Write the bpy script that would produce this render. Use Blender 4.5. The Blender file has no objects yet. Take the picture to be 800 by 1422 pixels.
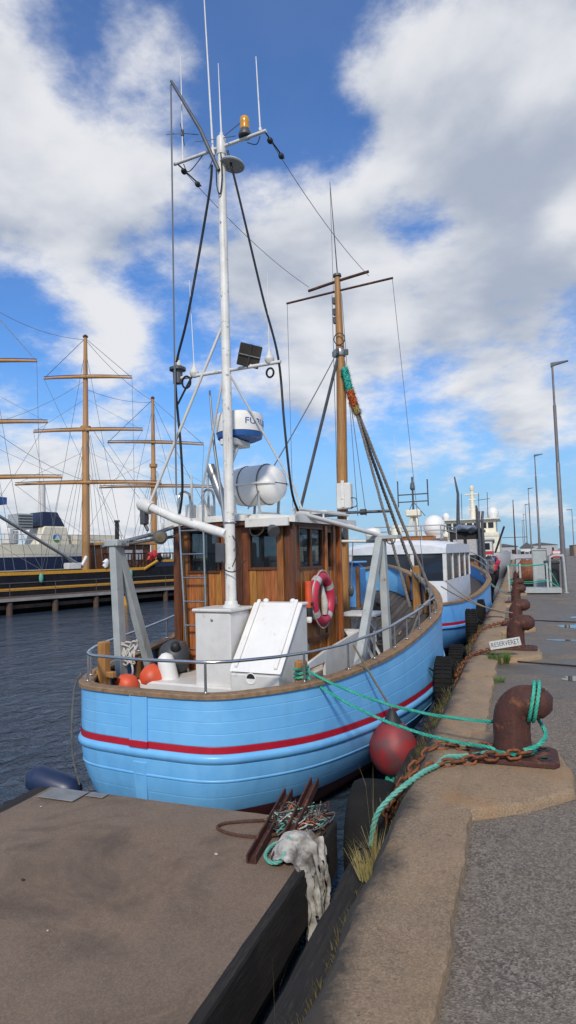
import bpy, bmesh, math, random
from mathutils import Vector, Matrix, Euler, noise as mnoise
random.seed(11)
SC = bpy.context.scene
COL = SC.collection
R = math.radians
PI = math.pi
# ---------------------------------------------------------------- camera
# world: +Y along the quay, +X inland, Z up; quay surface z = 0
cd = bpy.data.cameras.new('camera'); cam = bpy.data.objects.new('camera', cd); COL.objects.link(cam)
_a, _p, _r = R(20.1), R(4.1), R(1.5)
_f0 = Vector((-math.sin(_a), math.cos(_a), 0)); _r0 = Vector((math.cos(_a), math.sin(_a), 0)); _up = Vector((0, 0, 1))
_fw = _f0*math.cos(_p) + _up*math.sin(_p); _u0 = -_f0*math.sin(_p) + _up*math.cos(_p)
_U = _u0*math.cos(_r) + _r0*math.sin(_r); _R = _r0*math.cos(_r) - _u0*math.sin(_r)
_m = Matrix(((_R.x, _U.x, -_fw.x, 0), (_R.y, _U.y, -_fw.y, 0), (_R.z, _U.z, -_fw.z, 1.65), (0, 0, 0, 1)))
cam.matrix_world = _m
cd.sensor_fit = 'VERTICAL'; cd.sensor_height = 24.0; cd.lens = 24.0*860/1422
cd.clip_start = 0.05; cd.clip_end = 6000
SC.camera = cam
# ---------------------------------------------------------------- world
SUN_EL, SUN_AZ = 38.0, 166.0      # elevation; azimuth clockwise from +Y (behind the camera, to the right)
w = bpy.data.worlds.new('World'); SC.world = w; w.use_nodes = True
NT = w.node_tree; NT.nodes.clear()
def wn(t, **k):
    n = NT.nodes.new(t)
    for a, b in k.items(): setattr(n, a, b)
    return n
def wl(a, b): NT.links.new(a, b)
def wmath(op, a, b=None, c=None, clamp=False):
    n = wn('ShaderNodeMath', operation=op, use_clamp=clamp)
    for i, x in enumerate((a, b, c)):
        if x is None: continue
        if isinstance(x, (int, float)): n.inputs[i].default_value = x
        else: wl(x, n.inputs[i])
    return n.outputs[0]
out = wn('ShaderNodeOutputWorld'); bg = wn('ShaderNodeBackground'); wl(bg.outputs[0], out.inputs[0])
SKY_STRENGTH = 0.092
bg.inputs[1].default_value = SKY_STRENGTH
sky = wn('ShaderNodeTexSky', sky_type='NISHITA', sun_disc=False)
sky.sun_elevation = R(SUN_EL); sky.sun_rotation = R(SUN_AZ); sky.altitude = 0; sky.air_density = 1.0; sky.dust_density = 0.25; sky.ozone_density = 2.5
hsv = wn('ShaderNodeHueSaturation'); hsv.inputs['Saturation'].default_value = 1.15; hsv.inputs['Value'].default_value = 1.0
wl(sky.outputs[0], hsv.inputs['Color'])
tc = wn('ShaderNodeTexCoord'); D = tc.outputs['Generated']
sep = wn('ShaderNodeSeparateXYZ'); wl(D, sep.inputs[0])
def wnoise(vec, scale, detail, rough, dist=0.0, lac=2.0):
    n = wn('ShaderNodeTexNoise'); wl(vec, n.inputs['Vector'])
    n.inputs['Scale'].default_value = scale; n.inputs['Detail'].default_value = detail
    n.inputs['Roughness'].default_value = rough; n.inputs['Distortion'].default_value = dist; n.inputs['Lacunarity'].default_value = lac
    return n.outputs['Fac']
# cloud deck seen in perspective: project the direction on a curved layer overhead
zc = wmath('ADD', wmath('MAXIMUM', sep.outputs['Z'], 0.0), 0.30)
comb = wn('ShaderNodeCombineXYZ')
wl(wmath('DIVIDE', sep.outputs['X'], zc), comb.inputs[0]); wl(wmath('DIVIDE', sep.outputs['Y'], zc), comb.inputs[1]); wl(wmath('MULTIPLY', sep.outputs['Z'], 1.2), comb.inputs[2])
PV = comb.outputs[0]
n1 = wnoise(PV, 1.7, 7.0, 0.58, 0.15)
n2 = wnoise(PV, 6.5, 6.0, 0.66, 0.0)
off_ = wn('ShaderNodeVectorMath', operation='ADD'); wl(PV, off_.inputs[0]); off_.inputs[1].default_value = (0.07, -0.10, 0.05)   # towards the sun
n3 = wnoise(off_.outputs[0], 1.7, 4.0, 0.55, 0.15)
# broad cloud banks and clear gaps of this sky: direction, sharpness, weight
def banks(tab):
    acc = None
    for (dx, dy, dz, k, wt) in tab:
        dp = wn('ShaderNodeVectorMath', operation='DOT_PRODUCT'); wl(D, dp.inputs[0]); dp.inputs[1].default_value = (dx, dy, dz)
        e = wmath('POWER', wmath('MAXIMUM', dp.outputs['Value'], 0.0), k)
        acc = wmath('MULTIPLY', e, wt) if acc is None else wmath('MULTIPLY_ADD', e, wt, acc)
    return acc
acc = banks([(-0.587, 0.656, 0.474, 52.3, 0.27), (-0.576, 0.593, 0.563, 183.9, 0.16), (-0.387, 0.649, 0.655, 331.2, 0.12), (-0.465, 0.7, 0.543, 406.0, 0.08), (-0.495, 0.632, 0.597, 317.8, -0.24), (-0.24, 0.703, 0.67, 82.6, -0.32), (-0.311, 0.77, 0.557, 153.5, -0.2), (-0.196, 0.808, 0.556, 489.9, -0.26), (-0.129, 0.866, 0.483, 259.5, -0.28), (-0.229, 0.753, 0.616, 220.0, 0.1), (0.014, 0.81, 0.586, 59.5, 0.28), (-0.094, 0.801, 0.591, 301.9, 0.14), (-0.21, 0.85, 0.482, 251.9, 0.26), (-0.191, 0.896, 0.4, 339.4, 0.16), (0.002, 0.926, 0.378, 76.6, 0.24), (-0.043, 0.951, 0.307, 106.2, 0.12), (-0.069, 0.974, 0.217, 100.9, 0.07), (-0.118, 0.986, 0.121, 96.6, -0.1), (-0.294, 0.944, 0.152, 92.1, -0.14), (-0.448, 0.869, 0.211, 212.9, -0.14), (-0.634, 0.682, 0.365, 380.4, -0.26), (-0.483, 0.82, 0.307, 267.7, -0.18), (-0.643, 0.735, 0.216, 346.3, -0.16), (-0.56, 0.763, 0.323, 422.4, 0.2), (-0.659, 0.738, 0.147, 424.5, 0.14), (-0.608, 0.79, 0.083, 100.3, 0.24), (-0.353, 0.833, 0.426, 420.6, 0.16), (0.022, 0.984, 0.176, 1377.3, 0.14), (-0.268, 0.914, 0.305, 314.6, 0.12)])
dens = wmath('MULTIPLY_ADD', wmath('SUBTRACT', n2, 0.5), 0.5, wmath('MULTIPLY', wmath('SUBTRACT', n1, 0.5), 1.25))
dens = wmath('ADD', dens, acc)
mr = wn('ShaderNodeMapRange', interpolation_type='SMOOTHSTEP'); wl(dens, mr.inputs[0])
mr.inputs[1].default_value = -0.10; mr.inputs[2].default_value = 0.20; mr.inputs[3].default_value = 0.08; mr.inputs[4].default_value = 0.97
cover = mr.outputs[0]
# shade: sides turned from the sun and thick middles are grey, tops and thin edges bright
sh = wmath('MULTIPLY', wmath('SUBTRACT', n3, n1), 3.2)
sh = wmath('MULTIPLY_ADD', wmath('SUBTRACT', n2, 0.5), -0.5, sh)
sh = wmath('MULTIPLY_ADD', dens, 0.55, sh)
sh = wmath('ADD', sh, banks([(0.003, 0.837, 0.548, 64.8, 0.4), (0.02, 0.934, 0.357, 114.4, 0.22), (0.09, 0.796, 0.599, 358.3, -0.4), (-0.557, 0.651, 0.516, 53.8, -0.22), (-0.19, 0.856, 0.481, 185.8, -0.4), (-0.071, 0.885, 0.459, 588.1, -0.35), (0.089, 0.89, 0.448, 1178.5, -0.4), (-0.266, 0.766, 0.585, 84.4, 0.3), (-0.56, 0.763, 0.323, 237.6, -0.3), (-0.616, 0.783, 0.088, 81.8, -0.3)]))
mr2 = wn('ShaderNodeMapRange', interpolation_type='SMOOTHSTEP'); wl(sh, mr2.inputs[0])
mr2.inputs[1].default_value = -0.3; mr2.inputs[2].default_value = 0.72
ccol = wn('ShaderNodeMixRGB'); wl(mr2.outputs[0], ccol.inputs[0])
ccol.inputs[1].default_value = (8.9, 9.0, 9.3, 1); ccol.inputs[2].default_value = (4.4, 5.0, 6.1, 1)
# clear air: the sky model, deepened overhead, pale blue low down
tint = wn('ShaderNodeMixRGB', blend_type='MULTIPLY'); tint.inputs[0].default_value = 1.0; wl(hsv.outputs[0], tint.inputs[1]); tint.inputs[2].default_value = (0.62, 1.28, 1.85, 1)
low = wn('ShaderNodeMapRange', interpolation_type='SMOOTHSTEP'); wl(sep.outputs['Z'], low.inputs[0]); low.inputs[1].default_value = 0.0; low.inputs[2].default_value = 0.34; low.inputs[3].default_value = 0.9; low.inputs[4].default_value = 0.0
clear = wn('ShaderNodeMixRGB'); wl(low.outputs[0], clear.inputs[0]); wl(tint.outputs[0], clear.inputs[1]); clear.inputs[2].default_value = (3.3, 5.4, 7.7, 1)
mixc = wn('ShaderNodeMixRGB'); wl(cover, mixc.inputs[0]); wl(clear.outputs[0], mixc.inputs[1]); wl(ccol.outputs[0], mixc.inputs[2])
wl(mixc.outputs[0], bg.inputs[0])
# ---------------------------------------------------------------- sun (veiled by cloud: soft shadows)
sd = bpy.data.lights.new('sun', 'SUN'); sun = bpy.data.objects.new('sun', sd); COL.objects.link(sun)
sd.energy = 3.0; sd.angle = R(7); sd.color = (1.0, 0.93, 0.82)
_sv = Vector((math.sin(R(SUN_AZ))*math.cos(R(SUN_EL)), math.cos(R(SUN_AZ))*math.cos(R(SUN_EL)), math.sin(R(SUN_EL))))
sun.rotation_euler = (-_sv).to_track_quat('-Z', 'Y').to_euler()
# ---------------------------------------------------------------- exposure
vs = SC.view_settings
vs.view_transform = 'Standard'; vs.look = 'None'; vs.gamma = 1.0; vs.exposure = 0.0; vs.use_curve_mapping = False
SC.render.engine = 'CYCLES'
try:
    SC.cycles.max_bounces = 8; SC.cycles.transparent_max_bounces = 16; SC.cycles.use_denoising = True
except Exception: pass

# ================================================================ helpers
class MB:
    """collects shapes; build() links them as ONE mesh object"""
    def __init__(s): s.v = []; s.f = []
    def _add(s, vs, fs):
        o = len(s.v); s.v.extend([tuple(x) for x in vs]); s.f.extend([tuple(i+o for i in f) for f in fs]); return s
    def box(s, c, d, r=None):
        x, y, z = d[0]/2, d[1]/2, d[2]/2
        vs = [Vector(q) for q in ((-x,-y,-z),(x,-y,-z),(x,y,-z),(-x,y,-z),(-x,-y,z),(x,-y,z),(x,y,z),(-x,y,z))]
        if r is not None:
            m = Euler(r).to_matrix() if not isinstance(r, Matrix) else r
            vs = [m @ q for q in vs]
        c = Vector(c); vs = [q + c for q in vs]
        return s._add(vs, [(3,2,1,0),(4,5,6,7),(0,1,5,4),(1,2,6,5),(2,3,7,6),(3,0,4,7)])
    def bb(s, x0, x1, y0, y1, z0, z1): return s.box(((x0+x1)/2,(y0+y1)/2,(z0+z1)/2), (abs(x1-x0),abs(y1-y0),abs(z1-z0)))
    def bar(s, p, q, wd, hd=None, up=(0,0,1)):
        p, q = Vector(p), Vector(q); hd = hd or wd
        d = (q-p).normalized(); up = Vector(up)
        if abs(d.dot(up)) > .98: up = Vector((0,1,0)) if abs(d.y) < .9 else Vector((1,0,0))
        a = d.cross(up).normalized(); b = a.cross(d)
        vs = []
        for e in (p, q):
            for i, j in ((-1,-1),(1,-1),(1,1),(-1,1)): vs.append(e + a*(i*wd/2) + b*(j*hd/2))
        return s._add(vs, [(0,1,2,3),(7,6,5,4),(0,4,5,1),(1,5,6,2),(2,6,7,3),(3,7,4,0)])
    def tube(s, pts, r, n=8, caps=True, closed=False):
        pts = [Vector(p) for p in pts]; N = len(pts)
        rr = r if isinstance(r, (list, tuple)) else [r]*N
        t = []
        for i in range(N):
            a = pts[i-1] if (i > 0 or closed) else pts[i]; b = pts[(i+1) % N] if (i < N-1 or closed) else pts[i]
            d = (b-a); t.append(d.normalized() if d.length > 1e-9 else Vector((0,0,1)))
        u = t[0].orthogonal().normalized(); rings = []
        for i in range(N):
            u = (u - t[i]*u.dot(t[i]))
            u = u.normalized() if u.length > 1e-6 else t[i].orthogonal().normalized()
            w_ = t[i].cross(u)
            rings.append([pts[i] + (u*math.cos(2*PI*k/n) + w_*math.sin(2*PI*k/n))*rr[i] for k in range(n)])
        vs = [q for rg in rings for q in rg]; fs = []
        for i in range(N if closed else N-1):
            j = (i+1) % N
            for k in range(n): fs.append((i*n+k, i*n+(k+1) % n, j*n+(k+1) % n, j*n+k))
        if caps and not closed: fs += [tuple(range(n-1, -1, -1)), tuple((N-1)*n+k for k in range(n))]
        return s._add(vs, fs)
    def lathe(s, prof, o=(0,0,0), d=(0,0,1), n=20, sx=1.0):
        """prof: [(r, h)] along axis d from o"""
        o = Vector(o); d = Vector(d).normalized(); u = d.orthogonal().normalized(); w_ = d.cross(u)
        vs = []; fs = []; m = len(prof)
        for (r, h) in prof:
            for k in range(n): vs.append(o + d*h + (u*math.cos(2*PI*k/n)*sx + w_*math.sin(2*PI*k/n))*max(r, 1e-4))
        for i in range(m-1):
            for k in range(n): fs.append((i*n+k, i*n+(k+1) % n, (i+1)*n+(k+1) % n, (i+1)*n+k))
        fs += [tuple(range(n-1, -1, -1)), tuple((m-1)*n+k for k in range(n))]
        return s._add(vs, fs)
    def ell(s, c, r, n=16, m=10):
        c = Vector(c); prof = []
        vs = []; fs = []
        for i in range(m+1):
            a = -PI/2 + PI*i/m
            for k in range(n):
                vs.append(c + Vector((r[0]*math.cos(a)*math.cos(2*PI*k/n), r[1]*math.cos(a)*math.sin(2*PI*k/n), r[2]*math.sin(a))))
        for i in range(m):
            for k in range(n): fs.append((i*n+k, i*n+(k+1) % n, (i+1)*n+(k+1) % n, (i+1)*n+k))
        return s._add(vs, fs)
    def torus(s, c, Rr, r, axis=(0,0,1), n=28, m=10, sc=(1,1)):
        c = Vector(c); d = Vector(axis).normalized(); u = d.orthogonal().normalized(); w_ = d.cross(u)
        pts = [c + (u*math.cos(2*PI*i/n)*sc[0] + w_*math.sin(2*PI*i/n)*sc[1])*Rr for i in range(n)]
        return s.tube(pts, r, m, closed=True)
    def prism(s, pts, vec):
        pts = [Vector(p) for p in pts]; vec = Vector(vec); n = len(pts)
        return s._add(pts + [p+vec for p in pts], [tuple(range(n-1,-1,-1)), tuple(range(n,2*n))] + [(i,(i+1)%n,(i+1)%n+n,i+n) for i in range(n)])
    def quad(s, a, b, c, d): return s._add([Vector(a),Vector(b),Vector(c),Vector(d)], [(0,1,2,3)])
    def strip(s, rows, closed=False):
        n = len(rows[0]); fs = []
        vs = [q for r_ in rows for q in r_]
        for i in range(len(rows)-1):
            for k in range(n-1): fs.append((i*n+k, i*n+k+1, (i+1)*n+k+1, (i+1)*n+k))
        return s._add(vs, fs)
    def mesh(s, name, bevel=0, smooth=None, fix=True):
        me = bpy.data.meshes.new(name); me.from_pydata(s.v, [], s.f); me.update()
        if fix or bevel:
            bm = bmesh.new(); bm.from_mesh(me)
            if fix: bmesh.ops.recalc_face_normals(bm, faces=bm.faces)
            if bevel:
                es = [e for e in bm.edges if len(e.link_faces) == 2 and e.calc_face_angle(0) > .6]
                bmesh.ops.bevel(bm, geom=es, offset=bevel, segments=1, affect='EDGES', profile=.6)
            bm.to_mesh(me); bm.free()
        if smooth is not None:
            me.shade_smooth(); me.set_sharp_from_angle(angle=R(smooth))
        return me
    def build(s, name, m, parent=None, bevel=0, smooth=None, fix=True):
        me = s.mesh(name, bevel, smooth, fix)
        return link(name, me, m, parent)
def link(name, me, m, parent=None):
    if m is not None and not me.materials: me.materials.append(m)
    o = bpy.data.objects.new(name, me); COL.objects.link(o)
    if parent is not None: o.parent = parent
    return o
def tag(o, label=None, cat=None, group=None, kind=None):
    if label: o['label'] = label
    if cat: o['category'] = cat
    if group: o['group'] = group
    if kind: o['kind'] = kind
    return o
def thing(name, label, cat, loc=(0,0,0), rot=(0,0,0), group=None):
    o = bpy.data.objects.new(name, None); COL.objects.link(o)
    o.empty_display_size = .1; o.location = loc; o.rotation_euler = rot
    return tag(o, label, cat, group)
def copy_tree(o, parent=None):
    c = o.copy(); COL.objects.link(c); c.parent = parent
    for ch in [x for x in bpy.data.objects if x.parent == o]: copy_tree(ch, c)
    return c
def spline(pts, n=8, closed=False):
    """Catmull-Rom through pts"""
    P = [Vector(p) for p in pts]; o = []; N = len(P)
    for i in range(N if closed else N-1):
        if closed: a, b, c, d = P[i-1], P[i], P[(i+1)%N], P[(i+2)%N]
        else: a, b, c, d = P[max(i-1,0)], P[i], P[i+1], P[min(i+2,N-1)]
        for k in range(n):
            t = k/n
            o.append(.5*((2*b)+(c-a)*t+(2*a-5*b+4*c-d)*t*t+(3*b-a-3*c+d)*t**3))
    if not closed: o.append(P[-1])
    return o
def sag(p, q, s, n=14):
    p, q = Vector(p), Vector(q)
    return [p.lerp(q, i/n) - Vector((0,0,s*4*(i/n)*(1-i/n))) for i in range(n+1)]
def arclen(pts, step):
    """resample evenly"""
    P = [Vector(p) for p in pts]; o = [P[0]]; acc = 0
    for i in range(len(P)-1):
        a, b = P[i], P[i+1]; L = (b-a).length
        if L < 1e-9: continue
        while acc + L >= step:
            t = (step-acc)/L; a = a.lerp(b, t); o.append(a); L = (b-a).length; acc = 0
            if L < 1e-9: break
        acc += L
    return o
def rope(mb, pts, r, lay=None, n=5, strands=3):
    """three-strand laid rope along pts"""
    lay = lay or r*7
    P = arclen(pts, lay/8); N = len(P)
    if N < 3: return mb.tube(pts, r, 6)
    u = None; fr = []
    for i in range(N):
        d = (P[min(i+1,N-1)]-P[max(i-1,0)]).normalized()
        u = d.orthogonal().normalized() if u is None else (u-d*u.dot(d)).normalized()
        fr.append((u.copy(), d.cross(u)))
    for k in range(strands):
        q = []
        for i in range(N):
            a = 2*PI*(i/8 + k/strands); q.append(P[i] + (fr[i][0]*math.cos(a)+fr[i][1]*math.sin(a))*r*.5)
        mb.tube(q, r*.56, n)
    return mb
def fbm(p, sc=1, oc=4):
    return mnoise.fractal(Vector(p)*sc, 1.0, 2.0, oc)

# ================================================================ materials
def mat(name, col, col2=None, scale=6, detail=6, rough=.6, metal=0, bump=0, bscale=None, stretch=(1,1,1), contrast=(.35,.65), col3=None, s3=2.0, c3=(.55,.7), rvar=0, spec=.5, rand=0, coat=0, trans=0, alpha=1, bdist=.01, hrand=0, streak=None):
    m = bpy.data.materials.new(name); m.use_nodes = True; t = m.node_tree; p = t.nodes['Principled BSDF']
    p.inputs['Roughness'].default_value = rough; p.inputs['Metallic'].default_value = metal
    p.inputs['Specular IOR Level'].default_value = spec; p.inputs['Coat Weight'].default_value = coat
    c4 = lambda c: (c[0], c[1], c[2], 1)
    p.inputs['Base Color'].default_value = c4(col)
    if trans: p.inputs['Transmission Weight'].default_value = trans
    if alpha < 1: p.inputs['Alpha'].default_value = alpha
    L = t.links.new
    tcn = t.nodes.new('ShaderNodeTexCoord'); mp = t.nodes.new('ShaderNodeMapping'); mp.inputs['Scale'].default_value = stretch
    L(tcn.outputs['Object'], mp.inputs[0])
    oi = None
    if rand or hrand:
        oi = t.nodes.new('ShaderNodeObjectInfo')
        ad = t.nodes.new('ShaderNodeVectorMath'); ad.operation = 'ADD'
        mu = t.nodes.new('ShaderNodeMath'); mu.operation = 'MULTIPLY'; L(oi.outputs['Random'], mu.inputs[0]); mu.inputs[1].default_value = 37.0
        L(mp.outputs[0], ad.inputs[0]); L(mu.outputs[0], ad.inputs[1]); vec = ad.outputs[0]
    else: vec = mp.outputs[0]
    def nz(sc, det=detail, ro=.6):
        n = t.nodes.new('ShaderNodeTexNoise'); n.inputs['Scale'].default_value = sc; n.inputs['Detail'].default_value = det; n.inputs['Roughness'].default_value = ro; L(vec, n.inputs['Vector']); return n.outputs['Fac']
    cur = None
    if col2 is not None:
        f = nz(scale); mr_ = t.nodes.new('ShaderNodeMapRange'); L(f, mr_.inputs[0]); mr_.inputs[1].default_value, mr_.inputs[2].default_value = contrast
        mx = t.nodes.new('ShaderNodeMixRGB'); L(mr_.outputs[0], mx.inputs[0]); mx.inputs[1].default_value = c4(col); mx.inputs[2].default_value = c4(col2); cur = mx.outputs[0]
        if rvar:
            m2 = t.nodes.new('ShaderNodeMapRange'); L(f, m2.inputs[0]); m2.inputs[1].default_value, m2.inputs[2].default_value = contrast
            m2.inputs[3].default_value = rough - rvar; m2.inputs[4].default_value = rough + rvar; L(m2.outputs[0], p.inputs['Roughness'])
    if col3 is not None:
        f = nz(s3, 8, .65); mr_ = t.nodes.new('ShaderNodeMapRange'); L(f, mr_.inputs[0]); mr_.inputs[1].default_value, mr_.inputs[2].default_value = c3
        mx = t.nodes.new('ShaderNodeMixRGB'); L(mr_.outputs[0], mx.inputs[0]); mx.inputs[2].default_value = c4(col3)
        if cur is not None: L(cur, mx.inputs[1])
        else: mx.inputs[1].default_value = c4(col)
        cur = mx.outputs[0]
    if streak is not None:   # runs and dribbles: colour, scale, from, to, amount
        mp2 = t.nodes.new('ShaderNodeMapping'); mp2.inputs['Scale'].default_value = (1,1,.06); L(tcn.outputs['Object'], mp2.inputs[0])
        n2_ = t.nodes.new('ShaderNodeTexNoise'); n2_.inputs['Scale'].default_value = streak[1]; n2_.inputs['Detail'].default_value = 7; n2_.inputs['Roughness'].default_value = .65; L(mp2.outputs[0], n2_.inputs['Vector'])
        ms = t.nodes.new('ShaderNodeMapRange'); L(n2_.outputs['Fac'], ms.inputs[0]); ms.inputs[1].default_value, ms.inputs[2].default_value = streak[2], streak[3]; ms.inputs[4].default_value = streak[4]
        mx = t.nodes.new('ShaderNodeMixRGB'); L(ms.outputs[0], mx.inputs[0]); mx.inputs[2].default_value = c4(streak[0])
        if cur is not None: L(cur, mx.inputs[1])
        else: mx.inputs[1].default_value = c4(col)
        cur = mx.outputs[0]
    if rand or hrand:
        h = t.nodes.new('ShaderNodeHueSaturation')
        if cur is not None: L(cur, h.inputs['Color'])
        else: h.inputs['Color'].default_value = c4(col)
        mm = t.nodes.new('ShaderNodeMapRange'); L(oi.outputs['Random'], mm.inputs[0]); mm.inputs[3].default_value = 1-rand; mm.inputs[4].default_value = 1+rand; L(mm.outputs[0], h.inputs['Value'])
        if hrand:
            m3 = t.nodes.new('ShaderNodeMath'); m3.operation = 'MULTIPLY'; L(oi.outputs['Random'], m3.inputs[0]); m3.inputs[1].default_value = 7.31
            m4 = t.nodes.new('ShaderNodeMath'); m4.operation = 'FRACT'; L(m3.outputs[0], m4.inputs[0])
            m5 = t.nodes.new('ShaderNodeMapRange'); L(m4.outputs[0], m5.inputs[0]); m5.inputs[3].default_value = .5-hrand; m5.inputs[4].default_value = .5+hrand; L(m5.outputs[0], h.inputs['Hue'])
        cur = h.outputs[0]
    if cur is not None: L(cur, p.inputs['Base Color'])
    if bump:
        bn = t.nodes.new('ShaderNodeBump'); bn.inputs['Strength'].default_value = bump; bn.inputs['Distance'].default_value = bdist
        L(nz(bscale or scale*3, 8), bn.inputs['Height']); L(bn.outputs[0], p.inputs['Normal'])
    return m
M = {}
M['blue'] = mat('hull_blue_paint', (.15,.44,.77), (.185,.485,.80), 3, 8, .38, bump=.08, bscale=14, col3=(.11,.36,.66), s3=1.3, c3=(.52,.75), rvar=.05, streak=((.12,.24,.34),4,.55,.8,.4))
M['blue_in'] = mat('bulwark_blue_paint', (.11,.33,.66), (.09,.27,.55), 5, 8, .5, bump=.15, bscale=20)
M['blue_b'] = mat('second_boat_blue_paint', (.11,.36,.76), (.14,.42,.8), 3, 8, .4, bump=.1, bscale=12)
M['redline'] = mat('red_stripe_paint', (.48,.012,.03), (.4,.01,.025), 8, 6, .4)
M['antifoul'] = mat('antifouling_red', (.13,.014,.016), (.07,.012,.014), 6, 8, .7, bump=.2, bscale=20)
M['varn'] = mat('varnished_wood', (.40,.155,.036), (.18,.06,.015), 9, 8, .36, stretch=(6,6,.5), contrast=(.35,.68), bump=.2, bscale=22, rand=.38, hrand=.014, col3=(.1,.04,.018), s3=4, c3=(.58,.78), rvar=.08)
M['varnd'] = mat('dark_varnished_wood', (.13,.042,.014), (.07,.024,.01), 9, 8, .4, stretch=(5,5,.5), bump=.2, bscale=20, rand=.2)
M['rail'] = mat('weathered_cap_rail_wood', (.33,.2,.1), (.2,.125,.07), 7, 8, .7, stretch=(2,2,2), bump=.35, bscale=25, col3=(.1,.075,.055), s3=5, c3=(.56,.7))
M['frame'] = mat('bulwark_frame_wood', (.26,.12,.035), (.14,.065,.025), 8, 8, .5, stretch=(4,4,1), rand=.2)
M['deck'] = mat('grey_deck_plank', (.105,.088,.075), (.06,.05,.043), 9, 8, .7, stretch=(6,.7,1), bump=.3, bscale=25, rand=.28)
M['mastwood'] = mat('oiled_mast_wood', (.42,.21,.06), (.27,.12,.035), 6, 8, .5, stretch=(6,6,.4), bump=.2, bscale=20, col3=(.12,.07,.035), s3=5, c3=(.6,.72))
M['white'] = mat('white_paint', (.70,.68,.64), (.60,.58,.54), 4, 8, .42, col3=(.42,.38,.32), s3=7, c3=(.6,.74), bump=.1, bscale=20, streak=((.36,.27,.18),12,.60,.78,.6))
M['whited'] = mat('chipped_white_paint', (.78,.76,.71), (.64,.62,.57), 5, 8, .5, col3=(.24,.2,.16), s3=14, c3=(.59,.67), bump=.15, bscale=25, streak=((.3,.2,.12),16,.58,.75,.65))
M['plastic'] = mat('white_fibreglass', (.8,.78,.74), (.74,.72,.68), 3, 6, .55, col3=(.5,.47,.4), s3=4, c3=(.62,.8), streak=((.45,.4,.32),10,.6,.8,.5))
M['grey'] = mat('grey_paint', (.42,.45,.44), (.34,.36,.35), 5, 8, .5, col3=(.2,.15,.1), s3=9, c3=(.63,.72), bump=.1, bscale=20, streak=((.22,.15,.09),16,.6,.75,.6))
M['steel'] = mat('galvanised_steel', (.42,.42,.41), (.3,.3,.3), 6, 6, .38, metal=.8, rvar=.08)
M['chrome'] = mat('stainless_tube', (.62,.61,.6), (.5,.49,.48), 8, 6, .25, metal=1.0)
M['dsteel'] = mat('dark_grey_steel', (.11,.115,.12), (.07,.07,.075), 6, 6, .5, metal=.3)
M['rust'] = mat('rusty_iron', (.085,.026,.017), (.04,.016,.013), 7, 8, .75, bump=.8, bscale=40, col3=(.19,.065,.022), s3=7, c3=(.55,.66), bdist=.008, streak=((.16,.06,.025),14,.55,.72,.6))
M['chainrust'] = mat('orange_rusted_chain', (.27,.085,.025), (.1,.035,.018), 30, 8, .85, bump=.5, bscale=80, rand=.2)
M['black'] = mat('black_rubber', (.013,.013,.014), (.024,.024,.025), 6, 8, .6, bump=.2, bscale=30)
M['tyre'] = mat('old_tyre_rubber', (.008,.008,.008), (.016,.015,.014), 5, 8, .9, spec=.2, bump=.35, bscale=30)
M['cable'] = mat('black_cable', (.012,.012,.013), None, rough=.5)
M['wire'] = mat('grey_wire_rope', (.14,.14,.14), (.2,.2,.2), 60, 2, .5, metal=.4)
M['thinwire'] = mat('thin_rigging_wire', (.16,.17,.19), None, rough=.5)
M['green'] = mat('green_polypropylene_rope', (.022,.3,.2), (.05,.42,.3), 30, 6, .6, bump=.3, bscale=120)
M['greenold'] = mat('faded_green_rope', (.08,.33,.25), (.16,.4,.32), 25, 6, .75, bump=.3, bscale=100)
M['tan'] = mat('tan_rope', (.3,.24,.16), (.2,.16,.11), 25, 6, .8, bump=.3, bscale=100)
M['whiterope'] = mat('off_white_rope', (.55,.53,.48), (.4,.38,.34), 25, 6, .8)
M['greyrope'] = mat('weathered_grey_rope', (.2,.185,.165), (.12,.11,.1), 25, 6, .85)
M['fendred'] = mat('faded_red_fender', (.33,.03,.03), (.18,.028,.035), 4, 8, .6, col3=(.12,.06,.06), s3=5, c3=(.48,.66), rvar=.1)
M['orange'] = mat('orange_buoy', (.74,.1,.03), (.55,.075,.03), 4, 8, .5, col3=(.3,.08,.05), s3=7, c3=(.58,.74))
M['fendblue'] = mat('navy_fender', (.012,.022,.06), (.02,.035,.085), 5, 6, .4)
M['fendgrey'] = mat('dark_grey_fender', (.06,.065,.075), (.04,.045,.052), 5, 6, .5)
M['lifered'] = mat('lifebuoy_red', (.52,.03,.07), (.43,.025,.06), 5, 6, .45)
M['tape'] = mat('grey_reflective_tape', (.5,.48,.47), (.38,.36,.36), 12, 4, .5)
M['signwhite'] = mat('weathered_sign_white', (.55,.55,.52), (.42,.42,.4), 8, 8, .6, col3=(.2,.17,.13), s3=12, c3=(.62,.72))
M['ink'] = mat('black_ink', (.02,.02,.022), None, rough=.7)
M['inkblue'] = mat('blue_print', (.02,.09,.32), None, rough=.4)
M['yellow'] = mat('amber_beacon', (.7,.33,.01), (.6,.25,.01), 6, 4, .2, spec=.6)
M['yellowpaint'] = mat('yellow_ochre_paint', (.62,.31,.03), (.5,.24,.025), 6, 6, .55)
M['spar'] = mat('ochre_spar', (.46,.24,.085), (.36,.18,.06), 4, 6, .6, stretch=(3,3,.3))
M['tarblack'] = mat('black_hull_paint', (.009,.009,.011), (.018,.018,.02), 3, 8, .7, spec=.2)
M['navy'] = mat('navy_hull_paint', (.012,.022,.06), (.02,.03,.075), 3, 6, .4)
M['cream'] = mat('cream_paint', (.8,.74,.58), (.72,.66,.5), 3, 6, .5)
M['jetty'] = mat('jetty_timber', (.1,.06,.04), (.06,.04,.03), 3, 8, .8, col3=(.17,.08,.04), s3=2)
M['jettytop'] = mat('jetty_edge_beam', (.3,.29,.27), (.22,.21,.2), 2, 8, .8)
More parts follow.
